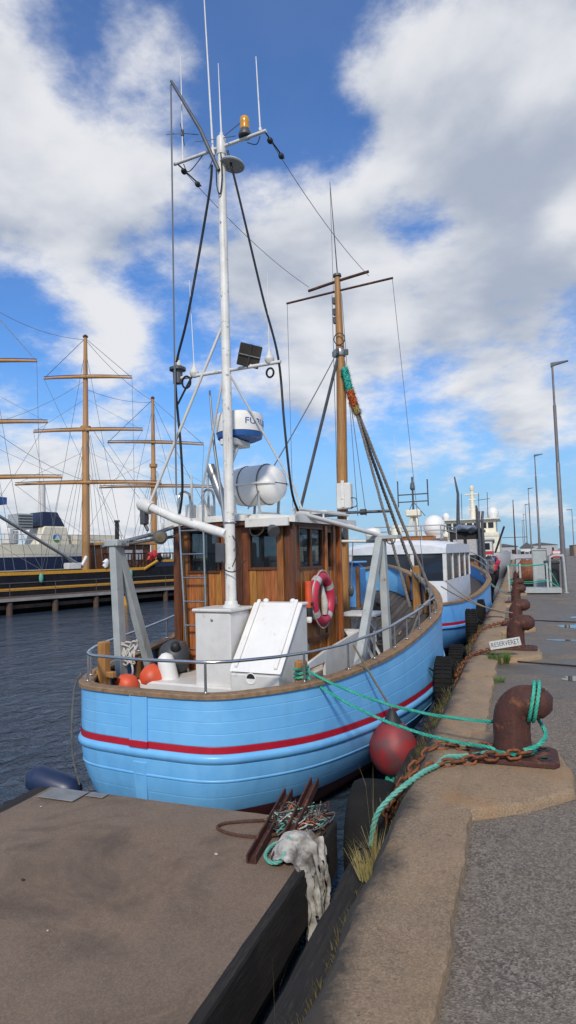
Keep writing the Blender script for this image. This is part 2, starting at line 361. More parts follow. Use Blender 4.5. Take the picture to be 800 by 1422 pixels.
M['foam'] = mat('teal_fibre', (.03,.36,.28), (.05,.45,.36), 40, 4, .9)
M['fibor'] = mat('orange_fibre', (.55,.13,.03), (.45,.09,.02), 40, 4, .9)
M['fibye'] = mat('straw_fibre', (.42,.3,.1), (.32,.22,.08), 40, 4, .9)
M['plasticfilm'] = mat('torn_white_plastic', (.5,.48,.44), (.28,.26,.23), 10, 8, .6, col3=(.09,.075,.06), s3=5, c3=(.46,.64))
M['grass'] = mat('dry_grass', (.42,.33,.13), (.24,.22,.08), 3, 4, .8)
M['grassg'] = mat('green_grass', (.06,.13,.02), (.1,.16,.03), 3, 4, .8)
M['moss'] = mat('brown_weed', (.16,.12,.05), (.09,.09,.035), 5, 4, .9)
M['hazegrey'] = mat('pale_shed_cladding', (.42,.42,.42), (.36,.36,.36), 1, 3, .8, stretch=(1,1,8))
M['roofdark'] = mat('dark_roof', (.1,.1,.11), None, rough=.8)
M['brick'] = mat('far_brown_wall', (.3,.2,.12), None, rough=.9)
M['redcar'] = mat('red_paint', (.5,.03,.03), None, rough=.35)
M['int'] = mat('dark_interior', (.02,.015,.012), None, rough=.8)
M['canvas'] = mat('white_canvas', (.72,.73,.74), (.62,.63,.65), 4, 6, .7, bump=.3, bscale=8, bdist=.02)
def glass(name, col, rough=.03, alpha=.35):
    m = bpy.data.materials.new(name); m.use_nodes = True; t = m.node_tree; t.nodes.clear()
    o = t.nodes.new('ShaderNodeOutputMaterial'); mx = t.nodes.new('ShaderNodeMixShader'); tr = t.nodes.new('ShaderNodeBsdfTransparent'); pr = t.nodes.new('ShaderNodeBsdfPrincipled')
    tr.inputs[0].default_value = (.8,.85,.87,1); pr.inputs['Base Color'].default_value = (*col,1); pr.inputs['Roughness'].default_value = rough
    mx.inputs[0].default_value = alpha; t.links.new(tr.outputs[0], mx.inputs[1]); t.links.new(pr.outputs[0], mx.inputs[2]); t.links.new(mx.outputs[0], o.inputs[0])
    return m
M['glass'] = glass('window_glass', (.02,.025,.03), .04, .35)
M['darkglass'] = glass('tinted_vinyl_window', (.03,.035,.045), .1, .8)
# ================================================================ the setting
WATER = -1.05
def node_mat(name):
    m = bpy.data.materials.new(name); m.use_nodes = True; t = m.node_tree
    return m, t, t.nodes['Principled BSDF'], t.links.new
def N_(t, ty, **k):
    n = t.nodes.new(ty)
    for a, b in k.items():
        if a in n.inputs: n.inputs[a].default_value = b
        else: setattr(n, a, b)
    return n
def ramp(t, L, src, a, b, lo=0., hi=1.):
    n = t.nodes.new('ShaderNodeMapRange'); L(src, n.inputs[0])
    n.inputs[1].default_value, n.inputs[2].default_value, n.inputs[3].default_value, n.inputs[4].default_value = a, b, lo, hi
    return n.outputs[0]
def mix(t, L, f, a, b, bt='MIX'):
    n = t.nodes.new('ShaderNodeMixRGB'); n.blend_type = bt
    for i, x in enumerate((f, a, b)):
        if isinstance(x, (int, float)): n.inputs[i].default_value = x
        elif isinstance(x, tuple): n.inputs[i].default_value = (*x, 1)
        else: L(x, n.inputs[i])
    return n.outputs[0]
def mth(t, L, op, a, b=0.0):
    n = t.nodes.new('ShaderNodeMath'); n.operation = op
    for i, x in enumerate((a, b)):
        if isinstance(x, (int, float)): n.inputs[i].default_value = x
        else: L(x, n.inputs[i])
    return n.outputs[0]
# --- asphalt: dark binder with pale chippings, damp patches further along
def asphalt():
    m, t, p, L = node_mat('asphalt')
    tc_ = N_(t, 'ShaderNodeTexCoord'); O = tc_.outputs['Object']
    v = N_(t, 'ShaderNodeTexVoronoi', Scale=105.0); L(O, v.inputs['Vector'])
    v2 = N_(t, 'ShaderNodeTexVoronoi', Scale=34.0); L(O, v2.inputs['Vector'])
    n_ = N_(t, 'ShaderNodeTexNoise', Scale=30.0, Detail=8.0, Roughness=.75); L(O, n_.inputs['Vector'])
    big = N_(t, 'ShaderNodeTexNoise', Scale=.8, Detail=7.0, Roughness=.62); L(O, big.inputs['Vector'])
    mid = N_(t, 'ShaderNodeTexNoise', Scale=4.5, Detail=8.0, Roughness=.7); L(O, mid.inputs['Vector'])
    bw = N_(t, 'ShaderNodeRGBToBW'); L(v.outputs['Color'], bw.inputs[0])
    bw2 = N_(t, 'ShaderNodeRGBToBW'); L(v2.outputs['Color'], bw2.inputs[0])
    c = mix(t, L, ramp(t, L, bw.outputs[0], .2, .8), (.082,.067,.052), (.31,.255,.198))
    c = mix(t, L, ramp(t, L, bw2.outputs[0], .78, .84, 0, .5), c, (.29,.24,.185))
    c = mix(t, L, ramp(t, L, n_.outputs['Fac'], .45, .68, 0, .75), c, (.055,.044,.035))
    c = mix(t, L, ramp(t, L, big.outputs['Fac'], .36, .66, 0, .6), c, (.215,.172,.127))
    c = mix(t, L, ramp(t, L, mid.outputs['Fac'], .57, .72, 0, .55), c, (.13,.09,.05))
    c = mix(t, L, ramp(t, L, mid.outputs['Fac'], .42, .3, 0, .5), c, (.05,.043,.037))
    sx = N_(t, 'ShaderNodeSeparateXYZ'); L(O, sx.inputs[0])
    mp = N_(t, 'ShaderNodeMapping'); mp.inputs['Scale'].default_value = (.55,.75,1); L(O, mp.inputs[0])
    wet = N_(t, 'ShaderNodeTexNoise', Scale=1.1, Detail=6.0, Roughness=.6); L(mp.outputs[0], wet.inputs['Vector'])
    wm = mth(t, L, 'MULTIPLY', ramp(t, L, wet.outputs['Fac'], .46, .56), ramp(t, L, sx.outputs['Y'], 6.5, 9.0))
    c = mix(t, L, mth(t, L, 'MULTIPLY', wm, .5), c, (.035,.032,.03))
    L(c, p.inputs['Base Color'])
    L(ramp(t, L, wm, 0, 1, .88, .42), p.inputs['Roughness'])
    b = N_(t, 'ShaderNodeBump', Strength=.6, Distance=.008); L(mth(t, L, 'ADD', v.outputs['Distance'], n_.outputs['Fac']), b.inputs['Height']); L(b.outputs[0], p.inputs['Normal'])
    return m
def concrete(name, ca, cb, cc, speck=.5, sc=1.0, bump=.6, rough=.9, dark_edge=None):
    m, t, p, L = node_mat(name)
    O = N_(t, 'ShaderNodeTexCoord').outputs['Object']
    a = N_(t, 'ShaderNodeTexNoise', Scale=2.2*sc, Detail=9.0, Roughness=.65); L(O, a.inputs['Vector'])
    b = N_(t, 'ShaderNodeTexNoise', Scale=26.0*sc, Detail=6.0, Roughness=.7); L(O, b.inputs['Vector'])
    d = N_(t, 'ShaderNodeTexVoronoi', Scale=120.0*sc); L(O, d.inputs['Vector'])
    b2 = N_(t, 'ShaderNodeTexNoise', Scale=70.0*sc, Detail=6.0, Roughness=.8); L(O, b2.inputs['Vector'])
    vp = N_(t, 'ShaderNodeTexVoronoi', Scale=46.0*sc); L(O, vp.inputs['Vector']); vm = N_(t, 'ShaderNodeTexNoise', Scale=9.0*sc, Detail=3.0, Roughness=.7); L(O, vm.inputs['Vector']); vk = ramp(t, L, vm.outputs['Fac'], .5, .68); vd = mth(t, L, 'ADD', vp.outputs['Distance'], ramp(t, L, vk, 0, 1, .4, 0)); pit = ramp(t, L, vd, .05, .3)
    e = N_(t, 'ShaderNodeTexNoise', Scale=.8*sc, Detail=5.0, Roughness=.55); L(O, e.inputs['Vector'])
    c = mix(t, L, ramp(t, L, a.outputs['Fac'], .35, .68), ca, cb)
    c = mix(t, L, ramp(t, L, e.outputs['Fac'], .45, .7, 0, .7), c, cc)
    c = mix(t, L, ramp(t, L, b.outputs['Fac'], .56, .72, 0, speck), c, tuple(x*.35 for x in ca))
    c = mix(t, L, ramp(t, L, vd, .2, .08, 0, speck*.7), c, tuple(x*.3 for x in ca))
    bw = N_(t, 'ShaderNodeRGBToBW'); L(d.outputs['Color'], bw.inputs[0])
    c = mix(t, L, ramp(t, L, bw.outputs[0], .3, .9, 0, .45), c, tuple(min(1, x*1.7) for x in ca))
    if dark_edge:   # concrete turns darker towards the waterside slope, ragged edge
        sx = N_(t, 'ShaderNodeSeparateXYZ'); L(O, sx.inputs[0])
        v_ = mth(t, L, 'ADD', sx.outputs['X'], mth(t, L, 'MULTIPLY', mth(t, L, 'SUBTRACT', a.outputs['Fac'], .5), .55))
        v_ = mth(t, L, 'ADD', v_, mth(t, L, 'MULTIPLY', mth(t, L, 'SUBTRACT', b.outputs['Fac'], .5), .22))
        c = mix(t, L, ramp(t, L, v_, dark_edge[0], dark_edge[1], .93, 0), c, (.045,.038,.03))
        f2 = N_(t, 'ShaderNodeTexNoise', Scale=11.0, Detail=7.0, Roughness=.75); L(O, f2.inputs['Vector'])
        c = mix(t, L, ramp(t, L, f2.outputs['Fac'], .60, .70, 0, .75), c, (.07,.055,.04))
        c = mix(t, L, ramp(t, L, f2.outputs['Fac'], .38, .30, 0, .6), c, (.42,.34,.25))
        g2 = N_(t, 'ShaderNodeTexNoise', Scale=1.6, Detail=6.0, Roughness=.6); L(O, g2.inputs['Vector'])
        c = mix(t, L, ramp(t, L, g2.outputs['Fac'], .56, .68, 0, .6), c, (.36,.19,.08))
    L(c, p.inputs['Base Color']); p.inputs['Roughness'].default_value = rough
    bp = N_(t, 'ShaderNodeBump', Strength=bump, Distance=.008); L(mth(t, L, 'ADD', mth(t, L, 'MULTIPLY', b2.outputs['Fac'], 1.2), mth(t, L, 'MULTIPLY', pit, 1.0)), bp.inputs['Height']); L(bp.outputs[0], p.inputs['Normal'])
    return m
M['asphalt'] = asphalt()
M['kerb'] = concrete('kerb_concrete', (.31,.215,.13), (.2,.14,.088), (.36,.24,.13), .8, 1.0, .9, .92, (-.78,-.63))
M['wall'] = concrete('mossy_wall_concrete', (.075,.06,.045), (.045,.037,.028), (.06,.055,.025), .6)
M['pont'] = concrete('pontoon_concrete', (.195,.137,.094), (.132,.093,.067), (.215,.142,.085), .4, 1.0, .6)
def pont_marks():
    m = M['pont']; t = m.node_tree; p = t.nodes['Principled BSDF']; L = t.links.new
    src = p.inputs['Base Color'].links[0].from_socket; O = N_(t, 'ShaderNodeTexCoord').outputs['Object']
    a = N_(t, 'ShaderNodeTexNoise', Scale=1.1, Detail=8.0, Roughness=.68, Distortion=.6); L(O, a.inputs['Vector'])
    c = mix(t, L, ramp(t, L, a.outputs['Fac'], .52, .66, 0, .55), src, (.066,.046,.033))
    c = mix(t, L, ramp(t, L, a.outputs['Fac'], .42, .33, 0, .5), c, (.2,.145,.1))
    mp = N_(t, 'ShaderNodeMapping'); mp.inputs['Scale'].default_value = (.5,6,1); mp.inputs['Rotation'].default_value = (0,0,R(12)); L(O, mp.inputs[0])
    b = N_(t, 'ShaderNodeTexNoise', Scale=2.0, Detail=6.0, Roughness=.7); L(mp.outputs[0], b.inputs['Vector'])
    c = mix(t, L, ramp(t, L, b.outputs['Fac'], .62, .72, 0, .4), c, (.23,.175,.125))
    g = N_(t, 'ShaderNodeTexNoise', Scale=2.7, Detail=5.0, Roughness=.6); L(O, g.inputs['Vector'])
    c = mix(t, L, ramp(t, L, g.outputs['Fac'], .64, .74, 0, .6), c, (.19,.09,.036))
    L(c, p.inputs['Base Color'])
pont_marks()
M['tim'] = mat('weathered_black_timber', (.026,.021,.017), (.012,.01,.009), 5, 8, .9, stretch=(8,.6,8), bump=.6, bscale=14, col3=(.06,.047,.036), s3=9, c3=(.56,.7), bdist=.02)
def water():
    m, t, p, L = node_mat('harbour_water')
    O = N_(t, 'ShaderNodeTexCoord').outputs['Object']
    p.inputs['Base Color'].default_value = (.036,.056,.08,1); p.inputs['Roughness'].default_value = .06; p.inputs['IOR'].default_value = 1.33
    mp = N_(t, 'ShaderNodeMapping'); mp.inputs['Scale'].default_value = (1,.62,1); mp.inputs['Rotation'].default_value = (0,0,R(-25)); L(O, mp.inputs[0])
    a = N_(t, 'ShaderNodeTexNoise', Scale=4.4, Detail=4.0, Roughness=.62, Distortion=.4); L(mp.outputs[0], a.inputs['Vector'])
    b = N_(t, 'ShaderNodeTexNoise', Scale=.7, Detail=4.0, Roughness=.5, Distortion=.3); L(mp.outputs[0], b.inputs['Vector'])
    g = N_(t, 'ShaderNodeTexNoise', Scale=.12, Detail=3.0, Roughness=.5); L(O, g.inputs['Vector'])
    h = mth(t, L, 'ADD', mth(t, L, 'MULTIPLY', a.outputs['Fac'], ramp(t, L, g.outputs['Fac'], .3, .7, .7, 1.25)), mth(t, L, 'MULTIPLY', b.outputs['Fac'], 1.6))
    bp = N_(t, 'ShaderNodeBump', Strength=1.0, Distance=.11); L(h, bp.inputs['Height']); L(bp.outputs[0], p.inputs['Normal'])
    return m
M['water'] = water()
o = MB().quad((-900,-60,WATER),(-.86,-60,WATER),(-.86,1500,WATER),(-900,1500,WATER)).build('water', M['water']); tag(o, kind='structure')
o = MB().quad((-.40,-12,0),(160,-12,0),(160,900,0),(-.40,900,0)).build('quay', M['asphalt']); tag(o, kind='structure')
# quay wall below the kerb
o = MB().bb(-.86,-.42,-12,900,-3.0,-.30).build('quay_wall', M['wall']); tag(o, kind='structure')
# kerb of long cast concrete blocks, edges worn
KP = [(-.90,-.62),(-.88,-.22),(-.845,-.11),(-.80,-.03),(-.752,.045),(-.72,.058),(-.60,.062),(-.50,.06),(-.42,.061),(-.36,.060),(-.343,.05),(-.336,.0),(-.334,-.12)]
def kerb_block(y0, y1, step):
    mb = MB(); n = max(2, int((y1-y0)/step)); rows = []
    for i in range(n+1):
        y = y0+(y1-y0)*i/n; row = []
        for (x, z) in KP:
            q = Vector((x*3, y*3, z*3))
            a = fbm(q, 1.2, 5); b_ = fbm(q+Vector((9,3,1)), 4.0, 4)
            wx = .014*a + .010*b_; wz = .008*a + .006*b_
            if x > -.37: wx += .018*fbm((y*2.1, 4, 0), 1, 5)
            if z < .03 and x < -.7: wx += .03*fbm((y*1.7, 8, z*4), 1, 4)
            row.append(Vector((x+wx, y, z+(wz if z > -.2 else 0))))
        rows.append(row)
    mb.strip(rows)
    k = len(KP)
    mb.f.append(tuple(range(k))); mb.f.append(tuple(range(n*k+k-1, n*k-1, -1)))
    return mb
kb = thing('kerb', None, None); tag(kb, kind='structure')
ys = [-8, -1.2, 8.35, 11.3, 14.2, 17.2, 20.2, 23.2, 26.2, 32, 38, 44, 60, 90, 160, 400]
for i in range(len(ys)-1):
    st = .045 if ys[i] < 8.3 and ys[i] > -2 else (.08 if ys[i] < 20 else 1.0)
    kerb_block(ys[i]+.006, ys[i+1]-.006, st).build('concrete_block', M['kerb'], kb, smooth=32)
# plinths that widen the kerb under each bollard
BOLL_Y = [5.16, 10.78, 14.2, 20.3, 24.9, 30.5, 36]
def plinth(yc, near):
    pts = [(-.47,-1.16),(-.34,-1.1),(.0,-.86),(.29,-.55),(.30,-.3),(.27,.1),(.23,.36),(.0,.52),(-.34,.72),(-.47,.78)]
    mb = MB(); P = []
    for i in range(len(pts)):
        a, b = Vector((*pts[i],0)), Vector((*pts[(i+1)%len(pts)],0)); nn_ = 8 if near else 2
        for k in range(nn_):
            q = a.lerp(b, k/nn_); w_ = .018*fbm((q.x*4+yc, q.y*4, 3), 1, 4) if near else 0
            P.append(Vector((q.x+w_, q.y+w_, 0)))
    n = len(P); c = Vector((-.05,-.1,0)); rings = []
    for f, z in ((1.015,-.05),(1.0,.03),(.985,.052),(.95,.064),(.6,.066),(.25,.066)):
        rings.append([Vector((c.x+(q.x-c.x)*f, yc+c.y+(q.y-c.y)*f, z+(.004*fbm((q.x*9,q.y*9,f*5),1,3) if z > 0 else 0))) for q in P])
    vs_ = [q for r_ in rings for q in r_]; fs = []
    for i in range(len(rings)-1):
        for k in range(n): fs.append((i*n+k, i*n+(k+1)%n, (i+1)*n+(k+1)%n, (i+1)*n+k))
    fs.append(tuple((len(rings)-1)*n+k for k in range(n)))
    mb._add(vs_, fs)
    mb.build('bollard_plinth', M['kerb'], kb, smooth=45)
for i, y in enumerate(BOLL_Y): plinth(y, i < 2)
# long timber fender beam bolted to the wall below the kerb
fb = thing('fender_beam', 'long dark timber beam bolted low along the quay wall under the kerb', 'fender beam', (-.98,-6,-.53))
for y0, y1 in ((-6,-.5),(-.48,4.42),(4.44,10.4),(10.42,16.4),(16.42,24)):
    mb = MB(); nn_ = max(4, int((y1-y0)/.12)); rows = []
    for i in range(nn_+1):
        y = y0+(y1-y0)*i/nn_; row = []
        for (x, z) in ((.09,.1),(-.13,.11),(-.19,.085),(-.2,-.3),(-.16,-.34),(.09,-.34)):
            row.append(Vector((x+.012*fbm((y*3,x*9,z*9),1,4), y+6, z+.012*fbm((y*3,x*9+5,z*9),1,4))))
        rows.append(row+[row[0]])
    mb.strip(rows).build('timber', M['tim'], fb, smooth=40)
# floating concrete pontoon in the foreground
pt = thing('pontoon', 'brown concrete floating pontoon with black timber edging in the foreground', 'pontoon', (-2.8,2.3,WATER))
PZ = -.4-WATER
def psurf():
    mb = MB(); rows = []
    nx, ny = 60, 90
    for i in range(ny+1):
        y = -2.6+i*(2.41+2.6)/ny; row = []
        for k in range(nx+1):
            x = -1.3+2.635*k/nx
            row.append(Vector((x, y, PZ + .006*fbm((x*1.3,y*1.3,0),1,4))))
        rows.append(row)
    mb.strip(rows)
    return mb
psurf().build('concrete_top', M['pont'], pt, smooth=60)
MB().bb(-1.3,1.33,-2.6,2.405,PZ-.5,PZ-.012).build('float_body', M['wall'], pt)
def timber(x0, x1, y0, y1, z0, z1, seed):
    mb = MB(); n = 50; rows = []
    long_y = (y1-y0) > (x1-x0)
    for i in range(n+1):
        f = i/n; row = []
        for (a, b) in ((0,0),(0,.97),(.06,1),(.9,1),(1,.955),(1,0)):
            if long_y: q = Vector((x0+(x1-x0)*a, y0+(y1-y0)*f, z0+(z1-z0)*b))
            else: q = Vector((x0+(x1-x0)*f, y0+(y1-y0)*a, z0+(z1-z0)*b))
            w_ = .014*fbm((q.x*3+seed, q.y*3, q.z*7), 1.3, 4)
            row.append(q+Vector((w_, w_ if not long_y else 0, w_*.6)))
        rows.append(row+[row[0]])
    mb.strip(rows); k = 7
    mb.f.append(tuple(range(6))); mb.f.append(tuple(n*k+j for j in range(5,-1,-1)))
    return mb
timber(1.338,1.405,-2.6,2.42,PZ-.34,PZ+.012,1).build('edge_timber', M['tim'], pt, smooth=22)
timber(-1.46,-1.305,-2.6,2.42,PZ-.3,PZ-.01,5).build('edge_timber', M['tim'], pt, smooth=35)
MB().bb(-1.24,-.86,2.16,2.38,PZ+.008,PZ+.016).build('steel_plate', mat('dull_grey_plate', (.24,.24,.23),(.18,.18,.17),8,6,.6), pt, bevel=.003)
MB().bb(-.84,-.66,2.3,2.39,PZ+.008,PZ+.014).build('steel_plate', bpy.data.materials['dull_grey_plate'], pt, bevel=.003)
# puddles on the damp part of the quay
def puddle(cx, cy, rx, ry, seed):
    mb = MB(); n = 40; P = []
    for k in range(n):
        a = 2*PI*k/n; r = 1+.35*fbm((math.cos(a)*1.5+seed, math.sin(a)*1.5, seed), 1, 3)
        P.append((cx+rx*r*math.cos(a), cy+ry*r*math.sin(a), .004))
    mb._add(P, [tuple(range(n))])
    o = mb.build('puddle', M['puddle']); tag(o, kind='structure')
M['puddle'] = mat('rain_puddle', (.02,.019,.018), None, rough=.02, spec=.5)
puddle(.98,8.75,.48,.3,1); puddle(1.2,14.6,.45,.35,4); puddle(1.9,16.5,.8,.4,7); puddle(.75,12.4,.3,.1,9)
# far land behind the harbour
def hills():
    mb = MB(); rows = [[], []]
    for i in range(81):
        x = -700+i*20; h = 2.2+1.4*abs(fbm((x*.01,0,0),1,4))
        rows[0].append(Vector((x, 820+.1*x, -1.2))); rows[1].append(Vector((x, 826+.1*x, h)))
    rows.append([v+Vector((0,60,0)) for v in rows[1]])
    return mb.strip(rows)
o = hills().build('far_shore', mat('far_shore_ground', (.16,.17,.15),(.2,.2,.18),.02)); tag(o, kind='structure')
# ================================================================ the blue fishing boat
# boat frame: x = t (starboard), y = s (forward from the sternpost), z = world height
BS0 = Vector((-3.43, 5.12, 0)); TH = math.atan2(.81, 7.78); LB = 7.822
def BW(s, t, z): return Vector((BS0.x + s*math.sin(TH) + t*math.cos(TH), BS0.y + s*math.cos(TH) - t*math.sin(TH), z))
boat = thing('fishing_boat', 'light blue wooden fishing boat with varnished wheelhouse moored at the quay', 'boat', BS0, (0,0,-TH))
def interp(tab, x):
    if x <= tab[0][0]: return tab[0][1]
    for i in range(len(tab)-1):
        x0, y0 = tab[i]; x1, y1 = tab[i+1]
        if x <= x1:
            # monotone-ish cubic
            m0 = (y1-tab[i-1][1])/(x1-tab[i-1][0]) if i > 0 else (y1-y0)/(x1-x0)
            m1 = (tab[i+2][1]-y0)/(tab[i+2][0]-x0) if i+2 < len(tab) else (y1-y0)/(x1-x0)
            h = x1-x0; t = (x-x0)/h
            return (2*t**3-3*t*t+1)*y0+(t**3-2*t*t+t)*h*m0+(-2*t**3+3*t*t)*y1+(t**3-t*t)*h*m1
    return tab[-1][1]
HT = [(0,.0),(.02,.46),(.05,.66),(.1,.79),(.2,.92),(.35,1.04),(.6,1.21),(.95,1.385),(1.5,1.55),(2.6,1.76),(3.9,1.86),(4.9,1.8),(6,1.5),(7,.93),(7.5,.48),(7.75,.14),(LB,.03)]
ZR = [(0,.412),(.8,.402),(1.5,.412),(2.6,.49),(3.9,.67),(4.9,.79),(6,1.0),(7,1.22),(LB,1.44)]
ZS = [(0,-.045),(1,-.105),(2,-.14),(3,-.145),(4,-.11),(5,.0),(6,.2),(7,.42),(LB,.62)]   # top of the red stripe
ZD = [(0,.12),(1.5,.12),(2.6,.13),(3.9,.2),(5,.34),(6,.52),(7,.74),(LB,.95)]            # deck
hb = lambda s: max(0, interp(HT, s)); zr = lambda s: interp(ZR, s); zst = lambda s: interp(ZS, s); zd = lambda s: interp(ZD, s)
US = [0,.0012,.003,.006,.009,.0125,.016,.02,.025,.03,.037,.045,.052,.06,.07,.08,.092,.105,.12,.135,.152,.17,.19,.21,.23,.25,.275,.3,.35,.4,.45,.5,.55,.6,.65,.7,.75,.8,.84,.88,.91,.94,.965,.985,1.0]
def lev(u, zf, kb_=1.0, ds=0., db=0., out=0.):
    """point of a level line: u along, z function of s, breadth factor, stern and bow inset, outset"""
    s = ds + u*(LB-ds-db); su = u*LB
    h = hb(su)*kb_
    # outset along plan normal
    e = .02; dh = (hb(min(su+e, LB))-hb(max(su-e, 0)))/(min(su+e,LB)-max(su-e,0))
    nx, ny = 1.0, -dh; l = math.hypot(nx, ny); nx /= l; ny /= l
    if su < .01: nx, ny = 0.0, -1.0
    return Vector((max(0., h + nx*out), s + ny*out, zf(su)))
def side_strip(levels, sgn):
    rows = []
    for u in US:
        row = []
        for (zf, kb_, ds, db, ot) in levels:
            q = lev(u, zf, kb_, ds, db, ot); row.append(Vector((q.x*sgn, q.y, q.z)))
        rows.append(row)
    return MB().strip(rows)
# topside levels between rail and stripe
def bl(f):  # fraction from the rail down to the stripe
    return lambda s: zr(s)-.04 + (zst(s)-(zr(s)-.04))*f
hull = None
bounds = [0, .235, .49, .745, 1.0]
for i in range(4):
    for sg in (1, -1):
        f0, f1 = bounds[i], bounds[i+1]; e = .012; g = .0015
        o = side_strip([(bl(f0),1,0,0,0),(bl(f0+e),1,0,0,.002),(bl(f0+2*e),1,0,0,.002),(bl(f1-2*e),1,0,0,.002),(bl(f1-e),1,0,0,.002),(bl(f1),1,0,0,0)], sg).build('strake', M['blue'], boat, smooth=40)
off = lambda d_: (lambda s: zst(s)-d_)
kl = lambda d_: 1.0
for sg in (1, -1):
    side_strip([(off(0),1,0,0,.006),(off(.004),1,0,0,.008),(off(.008),1,0,0,.008),(off(.058),1,0,0,.008),(off(.062),1,0,0,.008),(off(.066),1,0,0,.004)], sg).build('red_stripe', M['redline'], boat, smooth=40)
    side_strip([(off(.066),1,0,0,.004),(off(.08),1,0,0,.026),(off(.10),1,0,0,.036),(off(.125),1,0,0,.034),(off(.145),1,0,0,.022),(off(.16),1,0,0,.002)], sg).build('rubbing_strake', M['blue'], boat, smooth=60)
    def KD(d):   # breadth factor, stern and bow inset of the rounding lower hull at depth d under the stripe
        f = max(0, d-.16); return (1-.13*(f/.45)**1.7, .07*(f/.45)**1.8, .02+.13*f/.45)
    def lower(d0, d1, name, m_, sg_):
        rows_ = [(d0,-.0005),(d0+.006,.0012),(d0+.012,.0012)] + [(d0+(d1-d0)*k/4,.0012) for k in (1,2,3)] + [(d1-.012,.0012),(d1-.006,.0012),(d1,-.0005)]
        return side_strip([(off(d),)+KD(d)+(ot,) for d, ot in rows_], sg_).build(name, M[m_], boat, smooth=40)
    lower(.16,.30,'strake','blue',sg)
    side_strip([(off(d),)+KD(d)+(ot,) for d, ot in ((.298,-.001),(.304,.007),(.312,.009),(.322,.008),(.33,-.001))], sg).build('moulding', M['blue'], boat, smooth=50)
    lower(.328,.47,'strake','blue',sg); lower(.47,.62,'strake','blue',sg)
    side_strip([(off(d),)+KD(d)+(-.001,) for d in (.62,.68,.75,.84,.95,1.08,1.25)], sg).build('antifouling_bottom', M['antifoul'], boat, smooth=40)
# sternpost: broad band with raised edges, and the stem
mb = MB()
for x0, x1, yy in ((-.105,-.085,-.022),(.085,.105,-.022),(-.086,.086,-.014)):
    pts = [(x0, yy, .368),(x1, yy, .368),(x1, yy, -.116),(x0, yy, -.116)]
    mb.prism([Vector(p) for p in pts], (0,.09,0))
sp_ = mb.build('sternpost', M['blue'], boat, bevel=.006)
MB().bb(-.108,.108,-.026,.05,-.108,-.044).build('red_stripe', M['redline'], sp_, bevel=.003)
MB().prism([(-.085,-.006,-.24),(.085,-.006,-.24),(.06,.03,-.66),(-.06,.03,-.66)], (0,.12,0)).build('sternpost', M['blue'], boat, bevel=.006)
MB().tube([(0,LB+.01,1.5),(0,LB,1.2),(0,LB-.05,.7),(0,LB-.2,.1),(0,LB-.4,-.6),(0,LB-.8,-1.2)], .07, 6).build('stem', M['blue'], boat)
# cap rail, one timber per side
for sg in (1, -1):
    rows = []
    for u in US:
        row = []
        for (ot, dz) in ((.028,-.038),(.03,-.004),(.024,.002),(-.11,.002),(-.12,-.004),(-.118,-.04)):
            if u*LB > 7.3: ot = max(ot, -.12*(LB-u*LB)/.5-.02)
            q = lev(u, lambda s: zr(s)+dz, 1, 0, 0, ot)
            if u == 0: q.x = 0
            row.append(Vector((q.x*sg, q.y, q.z)))
        rows.append(row+[row[0]])
    MB().strip(rows).build('cap_rail', M['rail'], boat, smooth=40)
# inner bulwark and its frames
for sg in (1, -1):
    rows = []
    for u in US:
        if u > .975: continue
        row = []
        for f in (0, .5, 1):
            q = lev(u, lambda s: zr(s)-.03+(zd(s)-.02-(zr(s)-.03))*f, 1, 0, 0, -.05-.03*f)
            if u == 0: q.x = 0
            row.append(Vector((q.x*sg, q.y, q.z)))
        rows.append(row)
    MB().strip(rows).build('inner_bulwark', M['blue_in'], boat, smooth=40)
    for s in (.6, 1.2, 1.8, 2.4, 3.0, 3.6, 4.2, 4.75, 5.3, 5.85, 6.35, 6.8, 7.2):
        u = s/LB
        a = lev(u, lambda q: zr(q)-.04, 1, 0, 0, -.11); b_ = lev(u, lambda q: zd(q)-.02, 1, 0, 0, -.12)
        dh = (hb(s+.05)-hb(s-.05))/.1; ang = math.atan(dh)
        m_ = Euler((0,0,-ang*1)).to_matrix() if sg > 0 else Euler((0,0,ang)).to_matrix()
        mb = MB(); c = (a+b_)/2; mb.box((c.x*sg, c.y, c.z), (.085,.085,abs(a.z-b_.z)), m_)
        mb.build('bulwark_frame', M['frame'], boat, bevel=.008)
# deck planks
tw = .112; k = -17
while k <= 17:
    t0, t1 = k*tw-tw/2+.003, k*tw+tw/2-.003; tm = max(abs(t0), abs(t1))
    ss = [i*.12 for i in range(0, 66)]
    ok = [s for s in ss if hb(s)-.08 > tm and s < LB-.1]
    if len(ok) > 2:
        mb = MB(); rows = []
        for s in ok:
            z = zd(s)
            rows.append([Vector((t0,s,z-.006)),Vector((t0+.006,s,z)),Vector((t1-.006,s,z)),Vector((t1,s,z-.006))])
        mb.strip(rows).build('deck_plank', M['deck'], boat)
    k += 1
# sub-deck so that seams read dark
mb = MB(); rows = []
for u in US[2:-1]:
    q = lev(u, lambda s: zd(s)-.02, 1, 0, 0, -.06); rows.append([Vector((-q.x,q.y,q.z)), Vector((q.x,q.y,q.z))])
mb.strip(rows).build('deck_beams', M['int'], boat)
